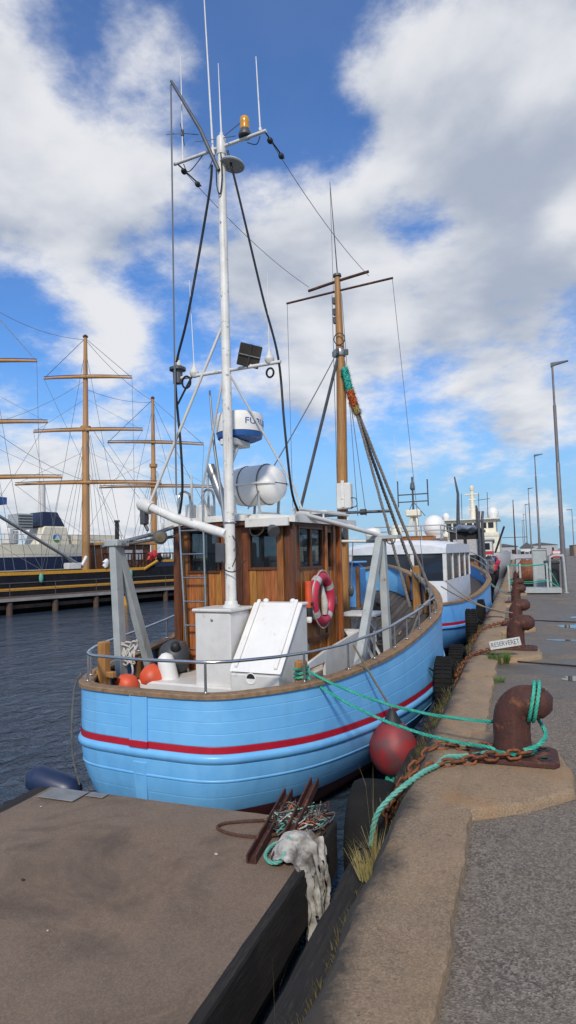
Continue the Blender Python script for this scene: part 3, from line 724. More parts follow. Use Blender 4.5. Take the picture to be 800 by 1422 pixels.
# stainless handrail round the stern
def railpt(s, sg, dz, inset=.06):
    q = lev(s/LB, lambda x: zr(x)+dz, 1, 0, 0, -inset); return Vector((q.x*sg, q.y, q.z))
HR = .285
path = [railpt(s,-1,HR) for s in (3.9,3.3,2.7,2.1,1.5,1.0,.6,.35,.2,.1,.05)] + [Vector((0,.05,zr(0)+HR))] + [railpt(s,1,HR) for s in (.05,.1,.2,.35,.6,1.0,1.5,2.1,2.6,3.0)]
path += [railpt(3.35,1,.27), railpt(3.7,1,.26), railpt(4.1,1,.27), railpt(4.5,1,.24), railpt(4.75,1,.12), railpt(4.85,1,.0)]
hr = MB().tube(path, .0165, 8).build('handrail', M['chrome'], boat, smooth=60)
for s, sg in ((3.6,-1),(2.7,-1),(1.9,-1),(1.1,-1),(.45,-1),(.16,-1),(.06,1),(.9,1),(1.6,1),(2.15,1),(2.7,1),(3.1,1),(3.6,1),(4.2,1),(4.6,1)):
    a = railpt(s, sg, 0); b_ = railpt(s, sg, HR if s < 3.2 else .25)
    MB().tube([a, b_], .013, 8).build('rail_post', M['chrome'], hr, smooth=60)
    MB().lathe([(.035,0),(.035,.008),(.016,.014)], a+Vector((0,0,.004)), n=10).build('rail_foot', M['chrome'], hr, smooth=40)
# wooden mooring bitts aft
for (t, s) in ((-1.0,.62),(1.16,1.17)):
    mb = MB(); mb.prism([(t-.055,s-.055,zd(s)-.02),(t+.055,s-.055,zd(s)-.02),(t+.055,s+.055,zd(s)-.02),(t-.055,s+.055,zd(s)-.02)], (0,0,.66 if t < 0 else .47))
    mb.build('mooring_bitt', M['mastwood'], boat, bevel=.015)
MB().box((-1.0,.62,.40),(.3,.07,.07)).build('bitt_crossbar', M['mastwood'], boat, bevel=.01)
# bow bitt post and samson post
MB().prism([(.95,6.45,.5),(1.09,6.45,.5),(1.09,6.59,.5),(.95,6.59,.5)], (0,0,.92)).build('bow_bitt', M['mastwood'], boat, bevel=.02)
# ------------------------------------------------ low white trunk under and around the wheelhouse
mb = MB(); mb.bb(-.86,.90,.95,3.9,.05,.28)
tr = mb.build('deck_trunk', M['white'], boat, bevel=.02)
# starboard white coaming board with the cut-out, sloping down aft
mb = MB()
x = 1.02
for (y0, y1, za, zb, z0) in ((1.35,1.62,.42,.47,.12),(1.62,2.06,.47,.53,.40),(2.06,3.7,.53,.66,.12)):
    mb.prism([(x,y0,z0),(x,y1,z0),(x,y1,zb),(x,y0,za)], (.035,0,0))
mb.build('coaming_board', M['white'], boat, bevel=.004)
MB().bb(1.0,1.30,1.66,2.02,.2,.26).build('step_board', M['deck'], boat, bevel=.008)
# ------------------------------------------------ wheelhouse
X0, X1, Y0, Y1, Z0, Z1 = -.78, .78, 1.75, 3.26, .27, 2.1
mb = MB()
for x, y in ((X0,Y0),(X1,Y0),(X0,Y1),(X1,Y1)): mb.bb(x-.045,x+.045,y-.045,y+.045,Z0,Z1)
for y in (Y0,Y1): mb.bb(X0+.045,X1-.045,y-.03,y+.03,Z1-.09,Z1)
for x in (X0,X1): mb.bb(x-.03,x+.03,Y0+.045,Y1-.045,Z1-.09,Z1)
wh = mb.build('wheelhouse', M['varnd'], boat, bevel=.008)
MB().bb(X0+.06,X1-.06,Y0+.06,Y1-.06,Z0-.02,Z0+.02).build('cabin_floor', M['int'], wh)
def wall_planks(axis, fixed, a0, a1, wins, pw=.098):
    n = round((a1-a0)/pw); pw = (a1-a0)/n
    for i in range(n):
        p0, p1 = a0+i*pw, a0+(i+1)*pw; pm = (p0+p1)/2
        segs = [(Z0, Z1-.02)]
        for (w0, w1, v0, v1) in wins:
            if w0-.03 < pm < w1+.03:
                ns = []
                for (b0, b1) in segs:
                    if v0 > b0: ns.append((b0, min(v0, b1)))
                    if v1 < b1: ns.append((max(v1, b0), b1))
                segs = ns
        for (b0, b1) in segs:
            if b1-b0 < .03: continue
            mb = MB(); d = random.uniform(-.003,.003)
            if axis == 'x': mb.bb(p0+.0015,p1-.0015,fixed-.022+d,fixed+.022+d,b0,b1)
            else: mb.bb(fixed-.022+d,fixed+.022+d,p0+.0015,p1-.0015,b0,b1)
            mb.build('wall_plank', M['varn'], wh, bevel=.005)
def window(axis, fixed, w0, w1, v0, v1, fw=.035, outw=-1, mull=0):
    mb = MB(); o0, o1 = (fixed-.035, fixed+.03)
    def bx(a0, a1, b0, b1, e=0):
        if axis == 'x': mb.bb(a0,a1,o0-e,o1+e,b0,b1)
        else: mb.bb(o0-e,o1+e,a0,a1,b0,b1)
    bx(w0-fw,w1+fw,v0-fw,v0,.004); bx(w0-fw,w1+fw,v1,v1+fw,.004); bx(w0-fw,w0,v0,v1); bx(w1,w1+fw,v0,v1)
    for i in range(mull): c = w0+(w1-w0)*(i+1)/(mull+1); bx(c-.02,c+.02,v0,v1,-.004)
    mb.build('window_frame', M['varnd'], wh, bevel=.004)
    mb = MB()
    if axis == 'x': mb.bb(w0-.002,w1+.002,fixed-.005,fixed+.003,v0-.002,v1+.002)
    else: mb.bb(fixed-.005,fixed+.003,w0-.002,w1+.002,v0-.002,v1+.002)
    mb.build('window_pane', M['glass'], wh)
aw = [(-.60,-.20,1.50,1.98),(.27,.66,1.53,1.98)]
wall_planks('x', Y0, X0+.047, X1-.047, aw)
for a in aw: window('x', Y0, *a)
sw = [(1.98,2.66,1.52,1.98),(2.84,2.96,1.50,1.95)]
wall_planks('y', X1, Y0+.047, Y1-.047, sw)
window('y', X1, *sw[0], mull=1); window('y', X1, *sw[1])
pw_ = [(2.0,2.9,1.5,1.98)]
wall_planks('y', X0, Y0+.047, Y1-.047, pw_); window('y', X0, *pw_[0], mull=1)
fw_ = [(-.66,-.44,1.5,1.95),(-.38,.10,1.5,1.95),(.16,.66,1.5,1.95)]
wall_planks('x', Y1, X0+.047, X1-.047, fw_)
for a in fw_: window('x', Y1, *a)
# door battens, handle and grab rail on the starboard side
for y in (2.76,3.04): MB().bb(X1+.024,X1+.05,y-.035,y+.035,Z0+.04,Z1-.06).build('door_stile', M['varn'], wh, bevel=.006)
MB().bb(X1+.024,X1+.045,2.80,3.0,Z0+.04,Z0+.2).build('door_rail', M['varn'], wh, bevel=.006)
MB().tube([(X1+.05,2.92,1.02),(X1+.09,2.92,1.02),(X1+.09,2.92,1.10)], .012, 8).build('door_handle', M['steel'], wh, smooth=50)
MB().bb(X1+.02,X1+.05,2.0,2.74,.60,.66).build('side_rail', M['varnd'], wh, bevel=.006)
mb = MB(); mb.torus((X1+.045,2.02,.55),.07,.016,(1,0,0),16,8).build('rope_ring', M['whiterope'], wh, smooth=60)
# helm inside
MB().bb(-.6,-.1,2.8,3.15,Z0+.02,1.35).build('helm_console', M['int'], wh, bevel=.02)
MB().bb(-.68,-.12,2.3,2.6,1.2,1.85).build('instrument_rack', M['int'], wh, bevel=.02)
# corner posts proud of the planks
for x, y, m_ in ((X1-.10,Y0-.035,'varn'),(X1+.03,Y0-.02,'varnd'),(X0-.01,Y0-.035,'varnd'),(X1+.035,Y1-.06,'varn')):
    MB().bb(x-.042,x+.042,y-.03,y+.03,Z0,Z1-.01).build('corner_board', M[m_], wh, bevel=.008)
# roof: cambered white slab with trim
mb = MB(); rows = []
for i in range(13):
    t = -.93+1.86*i/12; z = 2.165-.05*(t/.93)**2
    rows.append([Vector((t,1.6,z-.075)),Vector((t,1.6,z-.006)),Vector((t,1.62,z)),Vector((t,3.62,z+.02)),Vector((t,3.64,z+.012)),Vector((t,3.64,z-.06)),Vector((t,1.6,z-.075))])
mb.strip(rows); mb.f.append(tuple(range(6))); mb.f.append(tuple(12*7+j for j in range(5,-1,-1)))
roof = mb.build('roof', M['whited'], boat, smooth=40)
MB().bb(-.88,.88,1.62,1.66,2.03,2.075).build('roof_trim', M['varnd'], roof, bevel=.005)
MB().bb(.3,.86,1.55,1.6,2.0,2.1).build('roof_board', M['white'], roof, bevel=.005)
MB().tube([(.86,1.7,2.2),(.86,3.5,2.21)], .018, 8).build('grab_rail', M['white'], roof, smooth=50)
for y in (1.72,2.6,3.48): MB().tube([(.86,y,2.12),(.86,y,2.2)], .014, 8).build('grab_rail_foot', M['white'], roof)
# ------------------------------------------------ white boxes abaft the wheelhouse
mb = MB(); mb.prism([(-.06,1.02,.2),(.40,1.02,.2),(.40,1.46,.2),(-.06,1.46,.2)], (0,0,.86))
ml = mb.build('mast_locker', M['white'], boat, bevel=.015)
MB().bb(-.085,.425,.995,1.485,1.062,1.10).build('locker_lid', M['white'], ml, bevel=.012)
MB().lathe([(.016,0),(.016,.012),(.008,.02)], (.17,1.022,.98), (0,-1,0), 10).build('locker_latch', M['steel'], ml, smooth=40)
# companion hatch with a sloping lid
mb = MB(); mb.prism([(.45,.92,.2),(.45,1.66,.2),(.45,1.66,1.10),(.45,1.5,1.10),(.45,.96,.44),(.45,.92,.44)], (.57,0,0))
ch = mb.build('companion_hatch', M['white'], boat, bevel=.012)
mb = MB(); mb.prism([(.43,.93,.455),(.43,.945,.48),(.43,1.5,1.135),(.43,1.66,1.135),(.43,1.66,1.105),(.43,1.51,1.105)], (.61,0,0)); mb.build('sliding_lid', M['plastic'], ch, bevel=.006)
for x in (.5,.97): MB().prism([(x-.02,.95,.50),(x-.02,1.5,1.15),(x-.02,1.5,1.175),(x-.02,.95,.525)], (.04,0,0)).build('lid_runner', M['plastic'], ch, bevel=.004)
for x in (.56,.9): MB().ell((x,1.55,1.15),(.035,.035,.03),10,6).build('lid_knob', M['plastic'], ch, smooth=60)
mb = MB(); mb.lathe([(.06,0),(.06,.004),(.052,.006),(.05,.001)], (.70,.919,.40), (0,-1,.0), 20); mb.build('finger_ring', M['plastic'], ch, smooth=40)
MB().prism([Vector((.70+.048*math.cos(a),.9195,.40+.048*math.sin(a))) for a in [PI*k/10 for k in range(11)]], (0,-.004,0)).build('recess_shade', M['int'], ch)  # flat dark half-disc stands in for the shade inside the finger hole
# ladder up the aft wall
mb = MB()
for x, xt in ((-.57,-.67),(-.285,-.31)):
    mb.tube(spline([(x,1.60,.27),(x+(xt-x)*.5,1.60,1.2),(xt,1.60,2.2),(xt,1.60,2.42),(xt,1.66,2.49),(xt,1.76,2.5),(xt,1.84,2.44),(xt,1.85,2.17)],6), .0165, 8)
ld = mb.build('ladder_rails', M['chrome'], boat, smooth=60)
for i in range(6):
    z = .55+i*.29; f = (z-.27)/1.93
    MB().tube([(-.57-.1*f,1.60,z),(-.285-.025*f,1.60,z)], .012, 8).build('ladder_rung', M['chrome'], ld, smooth=60)
M['floodbody'] = mat('sooty_lamp_body', (.028,.022,.018), (.05,.04,.03), 8, 6, .6)
M['lampglass'] = mat('dirty_lamp_glass', (.12,.1,.07), (.2,.17,.12), 9, 6, .15)
# ------------------------------------------------ aft mast (white steel) with its aerials, stays and boom
MX, MY = .26, 1.28
mast = MB().tube([(MX,MY,1.08),(MX,MY,2.2),(MX-.005,MY,4.0),(MX-.015,MY,6.55)], [.062,.06,.054,.046], 16).build('aft_mast', M['whited'], boat, smooth=60)
MB().lathe([(.1,0),(.1,.02),(.075,.03),(.072,.06),(.064,.07)], (MX,MY,1.10), n=18).build('mast_foot', M['white'], mast, smooth=40)
MB().lathe([(.053,0),(.056,.01),(.056,.2),(.05,.22),(.02,.25)], (MX-.015,MY,6.42), n=16).build('mast_cap', M['white'], mast, smooth=40)
MB().tube([(-.44,MY,6.52),(.85,MY,6.52)], .02, 10).build('upper_crosstree', M['white'], mast, smooth=60)
MB().tube([(-.46,MY,3.82),(.96,MY,3.80)], .021, 10).build('lower_crosstree', M['white'], mast, smooth=60)
def aerial(name, p, q, r0, r1, base=.0):
    mb = MB(); p, q = Vector(p), Vector(q)
    mb.tube([p, p.lerp(q,.04), p.lerp(q,.05), q], [r0*1.9, r0*1.9, r0, r1], 8)
    return mb.build(name, M['white'], mast, smooth=60)
aerial('whip_aerial', (-.31,MY,6.53), (-.32,MY,7.88), .009, .005)
aerial('whip_aerial', (.13,MY,6.45), (.03,MY,8.75), .013, .007)
aerial('whip_aerial', (.25,MY,6.66), (.225,MY,7.58), .011, .004)
aerial('whip_aerial', (.775,MY,6.54), (.74,MY,7.46), .010, .006)
aerial('whip_aerial', (.82,MY,3.93), (.82,MY,4.85), .006, .004)
aerial('whip_aerial', (-.19,MY,3.92), (-.24,MY,5.0), .006, .004)
# four-arm ground plane on the port aerial and stub arms at the masthead
mb = MB()
for a in range(4):
    d = Vector((math.cos(a*PI/2+.5), math.sin(a*PI/2+.5), -.08)); c = Vector((-.31,MY,6.88)); mb.tube([c, c+d*.2], .005, 5)
mb.lathe([(.02,0),(.02,.07)], (-.31,MY,6.85), n=8); mb.build('ground_plane', M['dsteel'], mast)
mb = MB()
for d in ((.3,.1,.22),(-.3,-.12,-.02),(.28,-.15,-.16),(-.25,.1,-.25)): mb.tube([(MX-.01,MY,6.63), Vector((MX-.01,MY,6.63))+Vector(d)], .005, 5)
mb.build('stub_arm', M['dsteel'], mast)
# amber beacon
bc = MB().lathe([(.075,0),(.078,.02),(.062,.06),(.05,.08),(.05,.085)], (.57,MY,6.545), n=18).build('beacon_base', M['dsteel'], mast, smooth=40)
MB().lathe([(.052,0),(.054,.03),(.053,.07),(.054,.075),(.053,.12),(.045,.145),(.02,.155)], (.57,MY,6.63), n=18).build('beacon_lens', M['yellow'], bc, smooth=50)
# disc reflector under the masthead
MB().lathe([(.0,0),(.14,.0),(.15,.012),(.14,.03),(.05,.05)], (.36,MY+.05,6.28), (.15,.1,1), 22).build('disc_aerial', M['grey'], mast, smooth=40)
# dark gaff spar with its halyard
MB().tube([(.24,MY-.06,6.2),(.02,MY-.1,6.75),(-.38,MY-.12,7.5)], [.024,.022,.018], 10).build('gaff', M['dsteel'], mast, smooth=60)
mb = MB()
for dx in (-.006,.006): mb.tube([(-.385+dx,MY-.12,7.46),(-.40+dx,MY-.1,2.4)], .0055, 5)
mb.build('halyard', M['thinwire'], mast)
# black coax runs
mb = MB()
mb.tube(spline([(.14,MY-.05,6.3),(.1,MY-.07,5.9),(-.22,MY-.05,4.6),(-.42,MY-.03,4.02),(-.44,MY-.03,3.7),(-.40,MY,3.0),(-.42,MY+.05,2.5),(-.5,MY+.1,2.2)],6), .015, 6)
mb.tube(spline([(.33,MY,6.45),(.46,MY,5.9),(.75,MY,4.6),(.93,MY,3.85),(.985,MY,3.1),(1.0,MY+.1,2.4),(.98,MY+.3,2.16)],6), .014, 6)
mb.tube(spline([(MX-.05,MY-.06,6.3),(MX-.03,MY-.09,6.0),(MX,MY-.07,5.9),(MX+.03,MY-.07,6.1),(MX+.02,MY-.07,6.4)],6), .008, 6)
mb.tube(spline([(-.3,MY,6.48),(-.22,MY,6.36),(-.02,MY,6.5)],6), .006, 5); mb.tube(spline([(.77,MY,6.48),(.72,MY,6.4),(.6,MY,6.46)],6), .006, 5)
mb.tube(spline([(-.19,MY,3.86),(-.3,MY-.02,3.68),(-.42,MY-.02,3.5)],6), .012, 6)
mb.build('coax_cable', M['cable'], mast, smooth=60)
for c, rr in (((-.27,MY-.05,3.74),.07),((.85,MY-.05,3.68),.05)):
    MB().torus(c, rr, .012, (.2,1,.1), 18, 6).build('cable_coil', M['cable'], mast, smooth=60)
# lower crosstree gear: horn light, aerial bases, floodlight
MB().lathe([(.1,0),(.1,.03),(.06,.05),(.06,.0),(.055,-.16),(.02,-.17)], (-.43,MY,3.92), n=16).build('horn_speaker', M['dsteel'], mast, smooth=40)
MB().lathe([(.045,0),(.05,.03),(.03,.09),(.012,.14)], (-.43,MY,3.96), n=12).build('horn_cap', M['white'], mast, smooth=40)
for x in (-.19,.82): MB().lathe([(.03,0),(.055,.04),(.055,.07),(.03,.1),(.014,.15)], (x,MY,3.80), n=12).build('aerial_base', M['white'], mast, smooth=40)
mb = MB()   # square flood lamp seen from below: shallow pyramid hood
c = Vector((.58,MY-.02,3.93)); Rm = Euler((R(115),R(14),R(30))).to_matrix()
def fl(p): return c + Rm @ Vector(p)
b4 = [fl((-.13,-.13,.04)),fl((.13,-.13,.04)),fl((.13,.13,.04)),fl((-.13,.13,.04))]; t4 = [fl((-.06,-.06,-.09)),fl((.06,-.06,-.09)),fl((.06,.06,-.09)),fl((-.06,.06,-.09))]
mb._add(b4+t4, [(0,1,2,3),(7,6,5,4),(0,4,5,1),(1,5,6,2),(2,6,7,3),(3,7,4,0)])
fld = mb.build('flood_lamp', M['floodbody'], mast, bevel=.008)
mb = MB(); mb.bar(fl((-.13,0,.046)),fl((.13,0,.046)),.012,.012); mb.bar(fl((0,-.13,.046)),fl((0,.13,.046)),.012,.012); mb.build('lamp_guard', M['dsteel'], fld)
MB().tube([(.58,MY,3.80),(.58,MY,3.9)], .018, 8).build('lamp_bracket', M['white'], mast)
# white tube braces
mb = MB(); mb.tube([(.22,MY,4.36),(-.84,MY-.02,2.36)], .018, 8); mb.build('mast_brace', M['white'], mast, smooth=60)
mb = MB(); mb.tube([(.30,MY,3.76),(.7,MY+.8,2.5),(.76,MY+.9,2.2)], .013, 8); mb.build('mast_brace', M['white'], mast, smooth=60)
mb = MB(); mb.tube([(.22,MY,3.78),(-.28,MY+.25,2.45),(-.34,MY+.5,2.2)], .013, 8); mb.build('mast_brace', M['white'], mast, smooth=60)
# boom
bm_ = MB().tube([(MX-.02,MY-.05,1.92),(-.45,MY-.05,2.13),(-.9,MY-.05,2.32)], [.055,.055,.05], 14).build('boom', M['whited'], boat, smooth=60)
MB().lathe([(.075,0),(.085,.03),(.085,.16),(.06,.2)], (-.80,MY-.05,2.27), (-1,0,.42), 14).build('boom_end_fitting', M['white'], bm_, smooth=40)
mb = MB(); mb.bb(-.95,-.88,MY-.1,MY,2.08,2.3); mb.tube([(-.92,MY-.05,2.1),(-.86,MY-.05,2.0)], .02, 8); mb.build('boom_block', M['dsteel'], bm_, bevel=.01)
MB().torus((MX,MY,2.05),.066,.01,(0,0,1),18,6).build('mast_band', M['steel'], mast, smooth=60)
mb = MB(); mb.bb(MX-.14,MX-.03,MY-.1,MY-.05,1.6,1.82); mb.build('junction_box', M['dsteel'], mast, bevel=.008)
mb = MB(); mb.tube(spline([(MX-.05,MY-.1,1.62),(MX,MY-.12,1.52),(MX+.12,MY-.09,1.5),(MX+.2,MY,1.62)],6), .007, 5); mb.tube(spline([(MX+.06,MY-.04,1.9),(MX+.14,MY-.06,1.75),(MX+.08,MY-.09,1.55)],6), .006, 5); mb.build('loose_wire', M['cable'], mast, smooth=60)
MB().torus((MX+.12,Y0-.045,2.0),.11,.012,(0,1,0),20,6,(1,.75)).build('rope_coil', M['tan'], boat, smooth=60)
# lines from the masthead to the forward mast (aerial wires with insulators)
FM = (.12, 5.2)
def wire(name, p, q, r, s=.05, m_='thinwire', par=None):
    return MB().tube(sag(p, q, s, 10), r, 5).build(name, M[m_], par or boat)
FT = 6.55
for p, q in (((-.38,MY,6.5),(-.38,5.2,6.47)), ((.84,MY,6.5),(.75,5.2,6.42))):
    wr = wire('aerial_wire', p, q, .0045, .12)
    P, Q = Vector(p), Vector(q); d = (Q-P).normalized()
    MB().tube([P, P+d*.5], .009, 6).build('wire_lead', M['cable'], wr)
    for a in (.12,.42): MB().ell(P+d*a-Vector((0,0,.02)), (.035,.045,.035), 10, 6).build('egg_insulator', M['black'], wr, smooth=60)
# ------------------------------------------------ radar on a bracket ahead of the mast
rd = MB().lathe([(.0,0),(.2,.0),(.27,.03),(.285,.10),(.285,.105)], (.16,1.72,3.06), n=36).build('radar_base', mat('radar_blue', (.02,.1,.33), None, rough=.35), boat, smooth=40)
MB().lathe([(.289,0),(.29,.10),(.288,.19),(.272,.228),(.22,.245),(.0,.252)], (.16,1.72,3.155), n=36).build('radar_dome', M['plastic'], rd, smooth=40)
MB().bb(.06,.26,1.42,1.8,2.98,3.055).build('radar_bracket', M['white'], rd, bevel=.01)
MB().bar((.26,1.34,2.75),(.2,1.6,3.0),.05,.03).build('radar_strut', M['white'], rd)
def text_mesh(txt, size, depth=.002):
    c_ = bpy.data.curves.new('lettering', 'FONT'); c_.body = txt; c_.size = size; c_.extrude = depth; c_.align_x = 'CENTER'; c_.align_y = 'CENTER'; c_.resolution_u = 3
    o_ = bpy.data.objects.new('lettering', c_); COL.objects.link(o_)
    dg = bpy.context.evaluated_depsgraph_get(); me = bpy.data.meshes.new_from_object(o_.evaluated_get(dg))
    bpy.data.objects.remove(o_); bpy.data.curves.remove(c_)
    return me
me = text_mesh('FURUNO', .105, .0015)
cx, cy = .16, 1.72
for v in me.vertices:
    a = R(-40) + v.co.x*1.25/.29; r_ = .2915+v.co.z
    v.co = Vector((cx+r_*math.sin(-a)*-1, cy-r_*math.cos(a), 3.26+v.co.y))
for mt in list(me.materials): me.materials.pop()
# letters face outwards round the dome, starting ahead of the starboard quarter
for v in me.vertices:
    d = Vector((v.co.x-cx, v.co.y-cy)); d.rotate(Matrix.Rotation(R(135),2)) ; v.co.x, v.co.y = cx+d.x, cy+d.y
link('lettering', me, M['inkblue'], rd)
# ------------------------------------------------ exhaust pipe and whip beside the ladder
MB().tube([(.02,1.72,2.1),(-.16,1.72,2.5),(-.28,1.72,2.8)], .062, 14).build('exhaust_pipe', M['steel'], boat, smooth=50)
MB().tube([(.13,1.5,.95),(.1,1.5,1.7),(.03,1.5,2.3),(-.07,1.5,3.0),(-.12,1.5,3.68)], [.024,.024,.022,.018,.012], 10).build('pipe_stay', M['steel'], boat, smooth=60)
mb = MB(); mb.bb(-.62,-.45,1.9,2.05,2.16,2.34); mb.bb(-.8,-.68,1.9,2.0,2.16,2.36); mb.build('vent_box', M['white'], boat, bevel=.015)
MB().tube([(-.72,1.95,2.3),(-.72,1.95,2.75)], [.02,.012], 8).build('gps_post', M['white'], boat)
MB().tube([(-.36,1.8,2.16),(-.37,1.8,2.7)], .016, 8).build('vent_pipe', M['grey'], boat)
# ------------------------------------------------ grey gantries port and starboard with their spars
def gantry(parts, name):
    mb = MB()
    for (p, q, w_) in parts: mb.bar(p, q, w_, w_*.8, up=(1,0,0))
    return mb.build(name, M['grey'], boat, bevel=.008)
g1 = gantry([((1.42,2.02,.12),(1.36,3.36,1.86),.115),((1.4,3.42,.12),(1.37,3.40,1.86),.12)], 'starboard_gantry')
MB().bb(1.18,1.62,3.3,3.48,1.85,1.9).build('gantry_plate', M['grey'], g1, bevel=.005)
mb = MB(); mb.tube([(1.36,3.4,1.9),(.86,1.78,2.16)], .028, 10); mb.tube([(1.34,3.45,1.9),(.7,3.3,2.14)], .022, 10); mb.tube([(1.34,3.42,1.82),(.82,3.28,1.84)], .02, 8); mb.build('gantry_spar', M['white'], g1, smooth=60)
mb = MB(); mb.torus((1.5,3.4,1.84),.06,.008,(0,1,0),14,6); mb.build('shackle', M['dsteel'], g1, smooth=60)
g2 = gantry([((-1.12,1.05,.12),(-1.1,.92,1.84),.12),((-1.1,1.62,.12),(-1.1,.97,1.80),.115)], 'port_gantry')
MB().bb(-1.2,-1.0,.84,1.06,1.82,1.9).build('gantry_plate', M['grey'], g2, bevel=.01)
mb = MB(); mb.tube([(-1.1,.95,1.86),(-.9,1.4,1.97),(-.7,1.72,2.1)], .025, 10); mb.tube([(-1.08,1.0,1.84),(-.78,1.75,1.95)], .02, 8); mb.build('gantry_spar', M['steel'], g2, smooth=60)
MB().bar((-1.3,.93,1.83),(-.92,.93,1.87),.03).build('gantry_arm', M['steel'], g2)
# deck lamp hung from the port spar
dl = MB().lathe([(.03,0),(.07,.02),(.085,.06),(.088,.1),(.075,.105)], (-.80,1.35,1.93), (.75,-.6,-.1), 18).build('deck_lamp', M['dsteel'], boat, smooth=40)
MB().lathe([(.07,0),(.06,.015),(.0,.02)], Vector((-.80,1.35,1.93))+Vector((.75,-.6,-.1)).normalized()*.104, (.75,-.6,-.1), 18).build('lamp_glass', M['lampglass'], dl, smooth=40)
# second lamp under the roof edge to starboard
dl2 = MB().lathe([(.02,0),(.06,.03),(.075,.09),(.07,.12)], (.62,1.62,2.0), (.5,-.5,-.5), 16).build('deck_lamp', M['dsteel'], boat, smooth=40)
# ------------------------------------------------ forward mast (timber)
fm = MB().tube([(FM[0]-.02,FM[1],.3),(FM[0],FM[1],2.0),(FM[0]+.06,FM[1],4.6),(FM[0]+.06,FM[1],5.4),(FM[0]+.05,FM[1],FT)], [.098,.096,.084,.07,.05], 14).build('forward_mast', M['mastwood'], boat, smooth=60)
MB().lathe([(.06,0),(.075,.01),(.07,.05),(.03,.07)], (FM[0]+.05,FM[1],FT-.02), n=14).build('mast_truck', M['dsteel'], fm, smooth=40)
mx = FM[0]+.06
MB().tube([(-.39,5.2,6.40),(mx,5.2,6.46),(.75,5.2,6.50)], .026, 8).build('crosstree', M['rust'], fm, smooth=60)
MB().tube([(-.83,5.2,6.26),(mx,5.2,6.28),(1.17,5.2,6.29)], .02, 8).build('crosstree', M['rust'], fm, smooth=60)
mb = MB(); mb.tube([(mx+.0,5.2,6.5),(.09,5.2,8.3)], [.012,.006], 6); mb.tube([(mx-.09,5.2,6.3),(.09,5.2,8.2)], .005, 5); mb.build('topmast_whip', M['dsteel'], fm)
MB().lathe([(.1,0),(.108,.02),(.108,.10),(.1,.12)], (mx-.01,FM[1],5.1), n=16).build('mast_band', M['steel'], fm, smooth=40)
for x, y in ((.12,0),(-.12,0),(0,-.12)): MB().box((mx+x,FM[1]+y,5.16),(.05,.05,.1)).build('band_lug', M['dsteel'], fm, bevel=.008)
MB().torus((mx+.03,FM[1]-.1,5.38),.1,.01,(0,1,.2),14,6).build('band_hoop', M['dsteel'], fm, smooth=60)
for z in (5.75,5.9,6.1): MB().box((mx-.07,FM[1]-.03,z),(.05,.06,.12)).build('mast_cleat', M['dsteel'], fm, bevel=.008)
mb = MB(); mb.bb(.10,.36,4.98,5.12,2.42,2.86); wb = mb.build('winch_box', M['white'], fm, bevel=.02)
MB().bar((.23,4.97,2.45),(.23,4.97,2.9),.05,.02).build('box_strap', M['whited'], wb)
mb = MB(); mb.tube(spline([(.36,5.0,2.6),(.45,5.0,2.58),(.46,5.0,2.46),(.36,5.0,2.44)],5), .008, 5); mb.build('box_hose', M['cable'], wb, smooth=60)
mb = MB(); mb.lathe([(.11,0),(.12,.02),(.085,.04),(.085,.18),(.12,.2),(.11,.22)], (.02,5.0,2.03), (1,0,0), 16); mb.build('winch_drum', M['dsteel'], fm, smooth=40)
mb = MB(); mb.tube([(-.4,4.9,2.34),(.2,5.05,2.36),(.95,5.25,2.36)], .024, 8); mb.build('cargo_spar', M['dsteel'], fm, smooth=60)
MB().lathe([(.05,0),(.05,.1)], (.48,5.12,2.36), (1,0,0), 10).build('spar_block', M['dsteel'], fm)
mb = MB(); mb.bb(-.9,.1,3.7,3.8,2.2,2.28); mb.bb(-.3,.25,4.2,5.05,2.3,2.36); mb.build('roof_spar_rest', M['whited'], boat, bevel=.01)
# stays and halyards of the forward mast
for x, xe in ((-.82,-.72),(1.16,1.34)): wire('stay_wire', (x,5.2,6.27), (xe,5.0,2.3) if x < 0 else (1.48,5.3,1.0), .005, .0, 'thinwire', fm)
wire('stay_wire', (mx-.02,5.15,5.1), (-.35,4.5,2.4), .028, 0, 'dsteel', fm)
wire('stay_wire', (mx-.05,5.15,5.15), (.15,1.9,2.25), .009, .05, 'wire', fm)
wire('stay_wire', (mx+.08,5.15,6.2), (.42,5.15,2.3), .006, 0, 'thinwire', fm); wire('stay_wire', (mx-.1,5.15,6.2), (mx-.12,5.15,2.4), .006, 0, 'thinwire', fm)
wire('stay_wire', (mx+.1,5.15,5.0), (.55,5.2,2.3), .007, 0, 'thinwire', fm)
rope(MB(), sag((.42,5.2,4.15), (.98,6.5,1.3), .05, 8), .03).build('shroud_rope', M['greyrope'], fm)
rope(MB(), sag((.46,5.2,4.1), (1.36,6.05,1.05), .03, 8), .028).build('shroud_rope', M['greyrope'], fm)
rope(MB(), sag((.44,5.18,4.1), (1.42,4.55,.82), .0, 6), .024).build('shroud_rope', M['greyrope'], fm)
rope(MB(), spline([(.96,6.5,1.3),(1.1,6.4,1.2),(1.25,6.25,1.08),(1.42,5.9,.98),(1.53,5.5,.9)],6), .045).build('shroud_lashing', M['greyrope'], fm)
